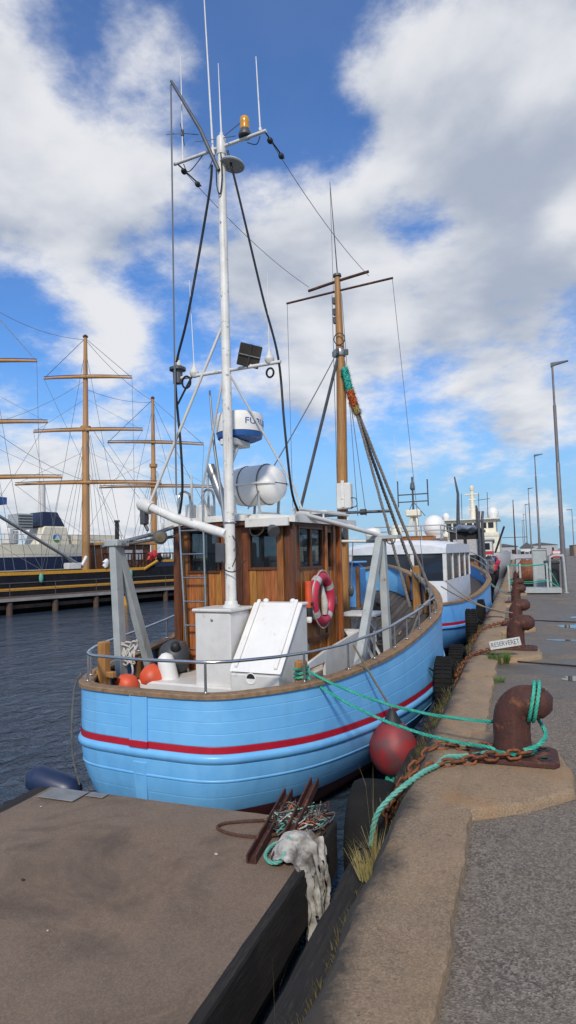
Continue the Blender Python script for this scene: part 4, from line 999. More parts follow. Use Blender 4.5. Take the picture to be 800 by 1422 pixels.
# fuzzy chafing sleeve: teal, orange, straw
def fuzz(name, p, q, r, m_, par, n=700, ln=.06):
    p, q = Vector(p), Vector(q); ax = (q-p); d = ax.normalized(); u = d.orthogonal().normalized(); w_ = d.cross(u); mb = MB()
    mb.tube([p, p.lerp(q,.1), p.lerp(q,.9), q], [r*.6,r*.8,r*.8,r*.6], 10)
    for i in range(n):
        a = random.uniform(0,2*PI); c = p+ax*random.random(); nn_ = u*math.cos(a)+w_*math.sin(a)
        b = c+nn_*r*.75; t_ = c+nn_*(r+random.uniform(-.2,.5)*ln)+d*random.uniform(-.03,.05)+Vector((random.uniform(-.02,.02),random.uniform(-.02,.02),random.uniform(-.03,.01)))
        s_ = d.cross(nn_)*.007
        mb._add([b-s_,b+s_,t_],[(0,1,2)])
    return mb.build(name, m_, par, fix=False)
slv = fuzz('chafing_sleeve', (.28,5.1,4.86), (.36,5.12,4.46), .075, M['foam'], fm)
fuzz('sleeve_band', (.36,5.12,4.46), (.43,5.14,4.18), .08, M['fibor'], slv)
fuzz('sleeve_band', (.43,5.14,4.18), (.48,5.16,4.04), .075, M['fibye'], slv, 400)
# blocks hanging low on the mast
for x, z in ((-.02,1.0),(.28,1.05),(.0,.8)): MB().ell((x,5.08,z),(.05,.03,.1),10,8).build('tackle_block', M['dsteel'], fm, smooth=60)
for x in (-.02,.28): MB().tube([(x,5.08,1.1),(x+.05,5.12,1.9)], .01, 6).build('tackle_line', M['greyrope'], fm)
# blue forward companion and black drum on the foredeck
mb = MB(); mb.prism([(-1.15,6.6,.5),(-.15,6.6,.5),(-.15,6.6,1.38),(-.3,6.6,1.48),(-1.15,6.6,1.48)], (0,.5,0)); fc = mb.build('forecastle_hatch', M['blue_in'], boat, bevel=.012)
MB().bb(-.17,-.10,6.54,6.62,.5,1.42).build('hatch_post', M['frame'], fc, bevel=.008)
MB().bb(-1.2,-.12,6.5,7.12,1.485,1.52).build('hatch_top', M['blue'], fc, bevel=.01)
# white-grey fish-table trestle on deck
tb = MB().bb(.40,1.0,4.15,4.75,.72,.76).build('work_table', M['whited'], boat, bevel=.006)
for (p, q) in (((.44,4.2,.22),(.62,4.7,.72)),((.62,4.2,.72),(.44,4.7,.25)),((.96,4.2,.22),(.8,4.7,.72)),((.8,4.2,.72),(.96,4.7,.25))): MB().bar(p, q, .05, .03).build('table_leg', M['whited'], tb)
MB().bb(.3,.95,3.6,3.95,.5,.56).build('bench_top', M['whited'], tb, bevel=.006)
for (p, q) in (((.95,3.6,.55),(1.12,3.62,.2)),((.95,3.9,.55),(1.12,3.94,.2)),((.32,3.62,.5),(.3,3.62,.2))): MB().bar(p, q, .06, .03).build('table_leg', M['whited'], tb)
MB().bar((.5,3.55,.9),(.95,3.55,.25),.02).build('table_strut', M['chrome'], tb)

# ================================================================ gear that could be lifted off the boat (things of their own)
def bthing(name, label, cat, s, t, z, rot=(0,0,0), group=None):
    return thing(name, label, cat, BW(s,t,z), (rot[0], rot[1], rot[2]-TH), group)
# liferaft canister on the roof
lr = bthing('liferaft_canister', 'white fibreglass liferaft canister strapped down on the wheelhouse roof', 'liferaft', 2.45, -.03, 2.17, (0,0,R(-8)))
def can(zs):
    prof = [(.0,-.4),(.12,-.395),(.2,-.36),(.245,-.28),(.262,-.16),(.262,.16),(.245,.28),(.2,.36),(.12,.395),(.0,.4)]
    mb = MB(); n = 12; vs_ = []; fs = []
    for (r_, h) in prof:
        for k_ in range(n+1):
            a = PI*k_/n*zs; vs_.append(Vector((h, r_*math.cos(a), .43+r_*math.sin(a)+(.006 if zs > 0 else -.006))))
    for i in range(len(prof)-1):
        for k_ in range(n): fs.append((i*(n+1)+k_, i*(n+1)+k_+1, (i+1)*(n+1)+k_+1, (i+1)*(n+1)+k_))
    return mb._add(vs_, fs)
can(1).build('upper_shell', M['plastic'], lr, smooth=50); can(-1).build('lower_shell', M['plastic'], lr, smooth=50)
mb = MB(); q = [(.0,-.405),(.14,-.405),(.225,-.37),(.272,-.29),(.285,-.16),(.285,.16),(.272,.29),(.225,.37),(.14,.405)]
mb._add([Vector((h, r_, .43+dz)) for dz in (-.012,.012) for (r_, h) in q] + [Vector((h, -r_, .43+dz)) for dz in (-.012,.012) for (r_, h) in q], [(0,1,2,3,4,5,6,7,8),(9,10,11,12,13,14,15,16,17)]+[(i,i+1,i+10,i+9) for i in range(8)]+[(18,19,20,21,22,23,24,25,26),(27,28,29,30,31,32,33,34,35)]+[(18+i,19+i,28+i,27+i) for i in range(8)]); mb.build('shell_flange', M['plastic'], lr)
for x in (-.12,.2): MB().torus((x,0,.43),.268,.009,(1,0,0),28,6).build('strap', M['greyrope'], lr, smooth=60)
for x in (-.2,.2):
    mb = MB(); mb.bb(x-.03,x+.03,-.22,.22,.0,.06); mb.bar((x,-.2,.03),(x,-.24,.3),.04,.02); mb.bar((x,.2,.03),(x,.24,.3),.04,.02); mb.build('cradle', M['grey'], lr, bevel=.005)
# lifebuoy on the starboard wall, with its light
lb = bthing('lifebuoy', 'faded red lifebuoy with grey tape bands hung on the wheelhouse side', 'lifebuoy', 2.42, .88, .77)
rb = MB().torus((0,0,.34),.27,.065,(1,0,0),36,14,(1,1)).build('ring', M['lifered'], lb, smooth=60)
for a in (35,125,215,305):
    mb = MB(); P = [Vector((0,.27*math.cos(R(a+k_*4)),.34+.27*math.sin(R(a+k_*4)))) for k_ in range(-2,3)]; mb.tube(P, .067, 14); mb.build('tape_band', M['tape'], lb, smooth=60)
mb = MB(); P = []
for k_ in range(33):
    a = 2*PI*k_/32; rr = .345+.012*math.cos(4*a); P.append(Vector((.02,rr*math.cos(a),.34+rr*math.sin(a))))
mb.tube(P, .009, 6); mb.build('grab_line', M['whiterope'], lb, smooth=60)
MB().tube([(.0,.02,.5),(.03,.02,.3),(.02,.03,.15)], [.02,.045,.035], 10).build('heaving_line_bag', M['whiterope'], lb, smooth=60)
MB().tube([(.0,.02,.62),(.0,.02,.5)], .014, 8).build('bag_neck', M['tan'], lb, smooth=60)
sl = bthing('lifebuoy_light', 'orange and black lifebuoy light clipped beside the red ring', 'safety light', 2.02, .88, .86)
MB().lathe([(.03,0),(.036,.02),(.036,.06),(.02,.08)], n=12).build('lens', M['plastic'], sl, smooth=40)
MB().lathe([(.042,0),(.045,.02),(.045,.07),(.04,.1)], (0,0,.08), n=12).build('collar', M['black'], sl, smooth=40)
MB().lathe([(.04,0),(.042,.06),(.04,.3),(.03,.31)], (0,0,.18), n=12).build('float_tube', M['orange'], sl, smooth=40)
MB().bb(-.06,.06,-.02,.02,.2,.24).build('clip', M['black'], sl, bevel=.005)
# buoys and fenders piled on the port quarter
def buoy(name, label, cat, s, t, z, r, m_, rot, neck='black', group=None):
    b = bthing(name, label, cat, s, t, z, rot, group)
    MB().lathe([(.0,0),(r*.45,.04*r),(r*.8,.3*r),(r,.85*r),(r*.97,1.2*r),(r*.75,1.65*r),(r*.4,2.0*r),(r*.28,2.12*r)], n=24).build('bladder', M[m_], b, smooth=60)
    MB().lathe([(r*.42,1.93*r),(r*.32,2.1*r),(r*.2,2.3*r),(r*.15,2.5*r),(r*.05,2.52*r)], n=16).build('neck', M[neck], b, smooth=50)
    MB().torus((0,0,2.5*r),r*.13,r*.05,(1,0,0),14,6).build('eye', M[neck], b, smooth=60)
    return b
buoy('buoy', 'bright orange buoy with black neck lying behind the grey port gantry post', 'buoy', 1.0, -.66, .2, .14, 'orange', (R(-35),R(-25),0))
buoy('buoy', 'bright red-orange buoy beside the port gantry, left of the other orange buoy', 'buoy', .92, -.8, .17, .125, 'orange', (R(30),R(-45),0))
wf = bthing('fender', 'white cylinder fender leaning beside the orange buoys', 'fender', 1.2, -.50, .15, (R(8),R(-10),0))
MB().lathe([(.03,0),(.09,.04),(.1,.1),(.1,.32),(.085,.39),(.03,.43)], n=18).build('body', M['plastic'], wf, smooth=60)
gf = bthing('fender', 'big dark grey cylinder fender lying on the port deck', 'fender', 1.6, -.78, .33, (R(50),0,R(40)))
MB().lathe([(.04,-.42),(.15,-.38),(.19,-.3),(.19,.3),(.15,.38),(.04,.42)], (0,0,0), n=20).build('body', M['fendgrey'], gf, smooth=60)
MB().lathe([(.06,0),(.05,.08),(.02,.1)], (0,0,.41), n=12).build('end_eye', M['black'], gf, smooth=50)
cr = bthing('rope_coil', 'off white rope coil hung on the port gantry above the orange buoys', 'rope', 1.0, -.98, .5)
mb = MB()
for k_ in range(6):
    P = [Vector((.09*math.cos(a*2*PI/20+k_)+.02*k_-.05, .02*math.sin(a), .12*math.sin(a*2*PI/20)+.05+.012*k_)) for a in range(20)]
    mb.tube(P, .011, 6, closed=True)
mb.tube(spline([(0,0,.1),(.04,0,-.02),(.08,-.02,-.12),(.05,0,-.22),(.1,0,-.3)],5), .011, 6)
mb.build('coil', M['whiterope'], cr, smooth=60)
# big red fender hanging over the starboard quarter
p = BW(2.0,1.86,-.76)
rf = thing('fender', 'big faded red ball fender with black top hanging between boat and quay', 'fender', p)
r_ = .225
MB().lathe([(.0,0),(.12,.012),(.2,.07),(.255,.17),(.27,.27),(.26,.35),(.215,.44),(.155,.52),(.11,.56)], n=28).build('bladder', M['fendred'], rf, smooth=60)
MB().lathe([(.13,.53),(.1,.57),(.06,.64),(.035,.7),(.012,.71)], n=16).build('neck', M['black'], rf, smooth=50)
e = BW(1.55,1.6,zr(1.6)+.28)-p
MB().tube(sag((0,0,.7), e, .01, 6), .012, 6).build('lanyard', M['tan'], rf, smooth=60)
mb = MB(); rope(mb, spline([(.02,-.05,.01),(.0,-.1,-.03),(-.06,-.12,-.02),(-.02,-.1,.03),(.05,-.1,-.04),(.03,-.08,-.08),(.0,-.1,-.04),(.07,-.1,-.01)],6), .022); mb.build('tail_knot', M['green'], rf)
# dark blue fender at the port quarter
p = BW(.42,-1.27,-.84)
nf = thing('fender', 'navy blue cylinder fender hanging on the port quarter above the water', 'fender', p, (R(0),R(-74),R(8)))
MB().lathe([(.03,-.1),(.1,-.06),(.14,.02),(.15,.1),(.15,.42),(.13,.5),(.05,.56)], n=20).build('body', M['fendblue'], nf, smooth=60)
MB().lathe([(.05,0),(.04,.06),(.015,.07)], (0,0,-.16), n=12).build('end_eye', M['black'], nf, smooth=50)
o = MB(); P = [BW(.42,-1.17,-.75), BW(.36,-1.2,-.45), BW(.3,-1.16,-.1), BW(.3,-1.12,.3), BW(.3,-1.03,.46)]
rope(o, spline(P,6), .011); tag(o.build('lanyard', M['greyrope']), 'grey lanyard down the port quarter to the navy fender', 'rope')

# loose lines and gear on the foredeck
o = MB(); P = [railpt(s_,1,.27+.03*math.sin(s_*9)) for s_ in (2.9,3.1,3.3,3.5,3.7,3.9,4.1,4.3,4.5)]
P = [BW(p.y+.02*math.sin(i*2.1), p.x-.02*math.cos(i*1.7), p.z-.01) for i, p in enumerate(P)] + [BW(4.6,1.55,.75),BW(4.3,1.5,.5),BW(4.1,1.4,.35)]
rope(o, spline(P,6), .018, n=4); tag(o.build('rope', M['greyrope']), 'weathered grey rope wound along the starboard handrail', 'rope')
o = MB(); P = [BW(5.0+.9*math.sin(a*.5)*.6, .75+.35*math.cos(a*.5), zd(5.0)+.03) for a in range(0,11)] + [BW(4.6,1.1,.36),BW(4.3,.95,.32),BW(4.2,1.1,.31)]
rope(o, spline(P,6), .02, n=4); tag(o.build('rope', M['tan']), 'tan hose-like rope lying in a curve on the foredeck planks', 'rope')
o = MB()
for k_ in range(5): o.tube([BW(3.75+(.17+.012*k_)*math.sin(a*.3), .78+(.15+.01*k_)*math.cos(a*.3), .30+.035*k_+.01*math.sin(a)) for a in range(21)], .02, 6, closed=True)
tag(o.build('rope_coil', M['green'], smooth=60), 'green rope coiled on deck beside the wheelhouse door', 'rope')
bb_ = buoy('buoy', 'black round buoy lying on the foredeck against the bulwark', 'buoy', 6.35, .35, .58, .21, 'black', (R(60),R(30),0))
# ================================================================ on the quay
# ---- bollards: curved iron hook on a bolted plate
def make_bollard(label):
    b = thing('bollard', label, 'bollard', (0,0,0), (0,0,0), 'iron mooring bollards along the quay')
    path = spline([(0,0,.03),(0,0,.15),(.0,0,.27),(.02,-.005,.37),(.085,-.02,.445),(.17,-.04,.46),(.245,-.055,.45)],5)
    n = len(path); rad = []
    for i in range(n):
        f = i/(n-1); rad.append(.145+.012*max(0,1-f*6)-.02*max(0,(f-.45))/.55 - (.035 if i == n-1 else 0))
    MB().tube(path, rad, 20).build('column', M['rust'], b, smooth=50)
    c = Vector((.225,-.05,.455))
    mb = MB(); mb.box(c, (.16,.225,.195), (0,R(5),R(-13))); hd = mb.build('head', M['rust'], b, bevel=.045, smooth=60)
    mb = MB(); P = [(-.31,-.22),(.30,-.22),(.34,-.16),(.34,.16),(.28,.22),(-.25,.2),(-.34,.05),(-.34,-.18)]
    mb.prism([Vector((x,y,0)) for x, y in P], (0,0,.05)); pl = mb.build('base_plate', M['rust'], b, bevel=.012)
    for x, y in ((.23,-.13),(.23,.12),(-.22,-.13),(-.2,.12)): MB().lathe([(.05,0),(.05,.006),(.03,.008),(.028,.0)], (x,y,.05), n=14).build('bolt', M['black'], pl, smooth=40)
    return b
b0 = make_bollard('rusty iron bollard in the foreground with green rope round its head')
b0.location = (-.1, BOLL_Y[0], .062); b0.scale = (.95,.95,.95)
BL = ['rusty bollard behind the lettered sign board, second nearest', 'third nearest rusty bollard, just beyond the sign bollard', 'fourth nearest rusty bollard, before the green-roped gangway platform', 'fifth nearest rusty bollard, beside the gangway platform', 'small rusty bollard just beyond the gangway platform', 'farthest small rusty bollard along the quay edge']
for i, y in enumerate(BOLL_Y[1:]):
    c = copy_tree(b0); c.location = (-.08, y, .055); c['label'] = BL[i]; c.rotation_euler = (0,0,random.uniform(-.3,.2))
# ---- chain links
def link_mesh(r, L):
    mb = MB(); P = []
    for k in range(16):
        a = 2*PI*k/16; P.append((math.cos(a)*L*.28 + (L*.22 if math.cos(a) > 0 else -L*.22), math.sin(a)*L*.3, 0))
    mb.tube(P, r, 7, closed=True); m_ = mb.mesh('link', smooth=60); m_.materials.append(M['chainrust']); return m_
LK = link_mesh(.0105, .1)
def chain(label, pts, step=.082, group=None, sc=1.0):
    P = arclen(spline(pts, 12), step*sc); c = thing('chain', label, 'chain', P[0], (0,0,0), group)
    for i in range(len(P)-1):
        o_ = bpy.data.objects.new('link', LK); COL.objects.link(o_); o_.parent = c
        d = (P[i+1]-P[i]).normalized(); q = d.to_track_quat('X', 'Z').to_matrix().to_4x4() @ Matrix.Rotation((PI/2 if i % 2 else 0)+.5, 4, 'X')
        o_.matrix_local = Matrix.Translation((P[i]+P[i+1])/2-P[0]) @ q @ Matrix.Scale(sc, 4)
    return c
chain('rusty chain from the near bollard over the kerb, nearer of two', [(.02,5.0,.16),(-.14,4.93,.15),(-.3,4.93,.125),(-.45,4.9,.085),(-.6,4.82,.08),(-.72,4.66,.07),(-.82,4.56,-.0),(-.93,4.6,-.12),(-1.0,4.68,-.3),(-1.02,4.7,-.5)])
chain('rusty chain from behind the near bollard over the kerb, farther of two', [(-.2,5.22,.13),(-.36,5.24,.1),(-.52,5.26,.09),(-.68,5.24,.085),(-.79,5.1,.02),(-.9,4.98,-.1),(-1.0,4.95,-.3),(-1.03,4.9,-.5)])
chain('rusty chain from the sign bollard down the quay wall', [(-.1,10.75,.2),(-.3,10.6,.16),(-.5,10.3,.1),(-.7,9.9,.09),(-.83,9.5,-.02),(-.95,9.2,-.25),(-1.0,9.1,-.5)], group='chains on the far bollards')
chain('rusty chain from the third bollard down the quay wall', [(-.1,14.1,.2),(-.4,13.8,.14),(-.7,13.3,.09),(-.84,12.9,-.04),(-.97,12.5,-.35)], group='chains on the far bollards')
# ---- green mooring lines from the boat's starboard bitt to the near bollard
bt = BW(1.17,1.16,.0)
mr_ = thing('mooring_rope', 'green mooring rope from the boat stern to the near bollard', 'rope', (bt.x,bt.y,.45))
O0 = Vector((bt.x,bt.y,.45))
mb = MB()
P = [Vector((bt.x+.075*math.cos(a*.7), bt.y+.075*math.sin(a*.7), .37+.0048*a)) for a in range(0,32)]
rope(mb, [q-O0 for q in P], .0145, n=4); mb.build('bitt_turns', M['green'], mr_)
bx, by_ = -.1, BOLL_Y[0]
up_line = sag((bt.x+.08,bt.y-.03,.47), (-.26,5.26,.30), .10, 16)
arc = [Vector((bx+.165*math.cos(a), by_+.165*math.sin(a), .3+.05*i/6)) for i, a in enumerate([PI*.75-k*.35 for k in range(7)])]
mb = MB(); rope(mb, [q-O0 for q in up_line+arc], .0145, n=4); mb.build('upper_line', M['green'], mr_)
lo_line = sag((bt.x+.08,bt.y-.06,.41), (-.27,5.06,.16), .12, 16)
arc = [Vector((bx+.165*math.cos(a), by_+.165*math.sin(a), .14)) for a in [PI*1.2+k*.3 for k in range(9)]]
mb = MB(); rope(mb, spline([q-O0 for q in lo_line+arc],2), .0145, n=4); mb.build('lower_line', M['green'], mr_)
mb = MB(); hc = Vector((.05,by_-.03,.505))
for k, (dx, dr) in enumerate(((0,.0),(.035,.004))):
    pp = []
    for i in range(24):
        a = 2*PI*i/24; cy_, cz_ = math.cos(a), math.sin(a); rr = .148+dr
        pp.append(hc+Vector((dx+.03*cz_, rr*cy_, rr*cz_*.96)))
    rope(mb, [q-O0 for q in pp+pp[:2]], .0145, n=4)
mb.build('head_turns', M['green'], mr_)
mb = MB(); rope(mb, [q-O0 for q in spline([(.05,5.3,.42),(.1,5.25,.34),(.14,5.1,.27),(.08,5.0,.22),(-.02,4.98,.18)],5)], .016, n=4); mb.build('tail', M['green'], mr_)
# second, faded green line running over the kerb edge
g2r = MB(); rope(g2r, spline([(-.22,5.1,.13),(-.34,5.06,.10),(-.48,5.02,.085),(-.58,4.95,.09),(-.62,4.78,.085),(-.7,4.6,.085),(-.79,4.47,.045),(-.9,4.36,-.03),(-.99,4.3,-.14),(-1.04,4.32,-.35)],7), .019, n=5)
tag(g2r.build('mooring_rope', M['greenold']), 'faded green rope lying beside the chain over the kerb edge', 'rope')
# far mooring lines of the second boat
for i, (p, q, s_, lab) in enumerate((((-1.5,13.2,.95),(-.14,13.9,.35),.1,'pale mooring line from the first boat bow to the third bollard'),((-1.6,15.6,.9),(-.12,14.1,.3),.15,'pale mooring line from the second boat to the third bollard'),((-1.2,22.5,.9),(-.1,20.3,.3),.2,'pale mooring line crossing to the fourth bollard'),((-1.3,25.5,.8),(-.1,20.5,.3),.2,'pale green line from the second boat bow to the fourth bollard'))):
    m2 = MB(); m2.tube(sag(p, q, s_, 12), .014, 6); tag(m2.build('mooring_rope', M['tan'] if i < 3 else M['greenold'], smooth=60), lab, 'rope', 'far mooring lines')
# ---- reserved sign leaning on the second bollard's chain
sg = thing('sign_board', 'white RESERVERET sign board leaning on the second bollard', 'sign', (-.215,9.95,.20), (R(-12),R(-10.5),R(4)))
MB().bb(-.225,.225,-.009,.009,0,.125).build('board', M['signwhite'], sg, bevel=.003)
me = text_mesh('RESERVERET', .098, .0008)
for mt in list(me.materials): me.materials.pop()
for v in me.vertices: v.co = Vector((v.co.x*.77, -.0098-v.co.z, .062+v.co.y))
link('lettering', me, M['ink'], sg)
# ---- tyres and rubber fenders on the quay wall
def make_tyre(label, tread=True):
    t_ = thing('tyre', label, 'tyre', (0,0,0), (0,0,0), 'old tyres hung on the quay wall')
    prof = [(.27,-.10),(.30,-.135),(.40,-.15),(.455,-.135),(.475,-.10),(.48,0),(.475,.10),(.455,.135),(.40,.15),(.30,.135),(.27,.10),(.30,.09),(.42,.0),(.30,-.09)]
    n = 32; vs_ = []; fs = []; m_ = len(prof)
    for k in range(n):
        a = 2*PI*k/n
        for (r_, h) in prof: vs_.append(Vector((h, r_*math.cos(a), r_*math.sin(a))))
    for k in range(n):
        for i in range(m_): fs.append((k*m_+i, k*m_+(i+1)%m_, ((k+1)%n)*m_+(i+1)%m_, ((k+1)%n)*m_+i))
    mb = MB(); mb._add(vs_, fs); body = mb.build('casing', M['tyre'], t_, smooth=50)
    if not tread: return t_
    mb = MB()
    for k in range(40):
        a = 2*PI*k/40
        for h in (-.07,.07): mb.box((h, .482*math.cos(a), .482*math.sin(a)), (.11,.045,.02), Euler((a-PI/2,0,0)).to_matrix())
    mb.build('tread', M['tyre'], t_)
    return t_
ty = make_tyre('large black tyre wedged between pontoon and quay in the foreground', False); ty.location = (-1.17,4.98,-.60); ty.rotation_euler = (0,0,R(4)); ty.scale = (1.15,.92,.92)
ty0 = None
for lab, loc, s_ in (('black tyre between the blue boat and quay, beyond the red fender', (-1.02,8.9,-.18), .8), ('black tyre on the quay wall under the blue boat bow', (-1.02,10.9,-.3), .8), ('black tyre on the wall beside the second boat stern', (-1.03,14.6,-.05), .85), ('black tyre on the wall against the second boat side', (-1.03,18.2,-.1), .85), ('black tyre far along the quay wall near the gangway platform', (-1.03,23.5,-.1), .85)):
    if ty0 is None: c = ty0 = make_tyre(lab)
    else: c = copy_tree(ty0)
    c['label'] = lab; c.location = loc; c.scale = (s_,s_,s_); c.rotation_euler = (random.random(),0,random.uniform(-.1,.1))
# ---- weeds along the wall edge and grass tufts
def blades(mb, c, n, h, spread, lean=.4, w_=.006):
    for i in range(n):
        a = random.uniform(0,2*PI); r_ = spread*math.sqrt(random.random()); b = Vector(c)+Vector((math.cos(a)*r_, math.sin(a)*r_, 0))
        hh = h*random.uniform(.45,1.1); d = Vector((math.cos(a),math.sin(a),0))*hh*lean*random.uniform(.2,1.4)+Vector((random.uniform(-.2,.2),random.uniform(-.2,.2),0))*hh*.4
        s_ = Vector((-math.sin(a+1),math.cos(a+1),0))*w_*.5
        m_ = b+d*.35+Vector((0,0,hh*.6)); t_ = b+d+Vector((0,0,hh*random.uniform(.75,1)))
        mb._add([b-s_,b+s_,m_+s_*.7,m_-s_*.7,t_], [(0,1,2,3),(3,2,4)])
def tuft(label, loc, n, h, spread, m_, lean=.4, w_=.006):
    mb = MB(); blades(mb, (0,0,0), n, h, spread, lean, w_); o_ = mb.build('grass_tuft', M[m_], fix=False); o_.location = loc
    tag(o_, label, 'grass tuft', 'grass tufts along the kerb')
tuft('dry straw coloured grass tuft growing low on the quay wall by the tyre', (-.93,3.95,-.36), 260, .26, .11, 'grass', .6, .005)
tuft('few tall dry stalks beside the large black tyre', (-.98,4.2,-.36), 9, .62, .1, 'grass', .5, .005)
tuft('green grass tuft at the kerb foot under the sign board', (-.31,9.75,-.01), 260, .24, .13, 'grassg', .5, .008)
tuft('small green tuft at the right of the sign bollard plinth', (.14,10.55,.0), 120, .1, .12, 'grassg', .6, .008)
tuft('small green tuft in the kerb joint before the sign', (-.32,8.35,-.01), 110, .1, .1, 'grassg', .6, .008)
tuft('dry tuft in the kerb joint beyond the sign bollard', (-.33,12.2,-.01), 120, .14, .1, 'grass', .6, .008)
tuft('single tall grass stalk rising from the gap beside the pontoon', (-1.05,2.55,-.45), 2, .5, .01, 'grass', .12, .005)
mb = MB()
for i in range(520):
    y = random.uniform(4.5,16) if i < 400 else random.uniform(2.2,4.5)
    blades(mb, (-.9+random.uniform(-.06,.06)-(.03 if y < 5 else 0), y, random.uniform(-.36,-.14) if i < 400 else -.42), 9, random.uniform(.04,.13), .06, .8, .009)
tag(mb.build('wall_weeds', M['moss'], fix=False), 'brown and green weeds clinging along the quay wall below the kerb', 'weeds', kind='stuff')
# ---- cables across the quay
for lab, pts in (('black cable across the kerb before the sign bollard', [(1.8,9.25,.012),(1.0,9.55,.012),(.4,9.75,.012),(.0,9.85,.014),(-.25,10.0,.02),(-.36,10.08,.07),(-.55,10.1,.075),(-.75,9.95,.06),(-.86,9.6,-.1),(-1.0,9.0,-.1),(-1.18,8.6,.1)]), ('black cable across the kerb beyond the third bollard', [(2.5,15.2,.012),(1.2,15.4,.012),(.3,15.7,.012),(-.3,15.75,.03),(-.4,15.75,.075),(-.7,15.75,.075),(-.87,15.8,-.05),(-1.2,16.2,.2)])):
    mb = MB(); mb.tube(spline(pts,6), .011, 6); tag(mb.build('cable', M['cable'], smooth=60), lab, 'cable')
# ---- litter on the pontoon
# two rusty angle bars
for lab, p, q in (('left of two rusty steel bars leaning on the pontoon edge', (-1.80,3.94,-.375), (-1.9,4.95,-.30)), ('right of two rusty steel bars leaning on the pontoon edge', (-1.63,3.96,-.375), (-1.68,4.98,-.2))):
    mb = MB(); p, q = Vector(p), Vector(q); c = (p+q)/2
    mb.bar(p-c, q-c, .012, .065); mb.bar(p-c+Vector((.03,0,-.028)), q-c+Vector((.03,0,-.028)), .06, .012); mb.bar(p-c+Vector((.06,0,0)), q-c+Vector((.06,0,0)), .012, .065)
    o_ = mb.build('steel_bar', M['rust']); o_.location = c; tag(o_, lab, 'steel bar', 'rusty bars on the pontoon')
mb = MB(); pts = [(-1.46,4.72,-.36),(-1.7,4.62,-.37),(-1.98,4.55,-.383),(-2.2,4.44,-.385),(-2.22,4.34,-.385),(-2.05,4.28,-.385),(-1.85,4.3,-.383),(-1.7,4.36,-.36),(-1.55,4.5,-.35)]
rope(mb, spline(pts,8), .013); tag(mb.build('rope', mat('brown_rope', (.1,.045,.03),(.06,.03,.02),30,4,.85)), 'brown rope lying in a loop on the pontoon', 'rope')
tg = thing('rope_tangle', 'tangle of green, brown and grey rope and net on the pontoon corner', 'rope', (-1.66,4.55,-.39))
for nm, m_, cnt, r_ in (('green_strand','greenold',14,.006),('brown_strand','rust',16,.005),('grey_strand','greyrope',34,.004),('net','black',50,.003),('pale_strand','whiterope',12,.004),('red_strand','fibor',10,.004)):
    mb = MB()
    for i in range(cnt):
        c = Vector((random.uniform(-.12,.14), random.uniform(-.12,.18), .03)); P = []
        for k in range(8): P.append(c+Vector((random.gauss(0,.06), random.gauss(0,.07), abs(random.gauss(0,.035)))))
        mb.tube(spline(P,5), r_, 5)
    mb.build(nm, M[m_], tg, smooth=60)
# torn plastic sack hanging over the edge
tp = thing('plastic_sack', 'torn dirty white plastic sack hanging over the pontoon edge', 'plastic sack', (-1.5,4.1,-.39))
mb = MB(); rows = []
nu, nv = 46, 26
prof = [(-.17,-.0,.02),(-.1,0,.10),(.0,0,.115),(.075,0,.08),(.125,0,-.02),(.14,0,-.18),(.14,0,-.36),(.135,0,-.55),(.13,0,-.66)]
PP = spline(prof, 6); NP = len(PP)
for i, c in enumerate(PP):
    f = i/(NP-1); wd = (.10+.10*math.sin(min(1,f*2.2)*PI*.5)) * (1-.55*max(0,(f-.42)/.58)); row = []
    for k in range(nu+1):
        v = k/nu*2-1
        fold = .035*math.sin(v*9+2*fbm((f*3,v*2,1),1,3)) + .03*fbm((v*5,f*7,2),1,4)
        y = v*wd*(1+.25*fbm((f*4,v*2,7),1,3)) + .03*fbm((f*6,0,5),1,3)
        q = Vector((c.x+fold*(1 if f > .4 else .35), y, c.z+(fold if f < .45 else 0)-(0.05*abs(v)**3 if f < .4 else 0)))
        row.append(q)
    rows.append(row)
# ragged lower half: drop random strips
mb.strip(rows)
keep = []
for fi, f_ in enumerate(mb.f):
    i, k = fi // nu, fi % nu; f = i/(NP-1)
    if f > .5 and (fbm((k*.45, f*1.2, 9),1,2) > .32-.55*(f-.5) or (f > .78+.25*fbm((k*.6,3,1),1,2))): continue
    keep.append(f_)
mb.f = keep
mb.build('film', M['plasticfilm'], tp, smooth=70, fix=False)
mb = MB(); rope(mb, spline([(-.16,.12,.03),(-.2,.05,.03),(-.2,-.08,.02),(-.12,-.16,.02),(-.05,-.14,.05),(-.06,.02,.12),(-.12,.14,.06)],6), .014); mb.build('tie_rope', M['greenold'], tp)
# small pebbles and shell bits on the pontoon
for i, (x, y, r_, lab) in enumerate(((-3.9,3.85,.02,'small pale shell on the left of the pontoon'),(-2.05,3.98,.010,'white gull-dropped shell beside the rusty bars'),(-2.55,2.9,.006,'tiny pale pebble near the middle of the pontoon'),(-3.1,3.3,.009,'tiny dark pebble on the pontoon'),(-3.85,4.3,.007,'small white pebble near the pontoon left edge'))):
    mb = MB(); mb.ell((0,0,0),(r_*1.5,r_,r_*.7),8,5)
    mb.v = [tuple(Vector(v)*(1+.3*fbm(Vector(v)*60+Vector((i,0,0)),1,2))) for v in mb.v]
    o_ = mb.build('shell_fragment', (M['tape'] if i else M['fendgrey']) if i != 3 else M['black'], smooth=60); o_.location = (x,y,-.39); tag(o_, lab, 'shell', 'bits of shell on the pontoon')
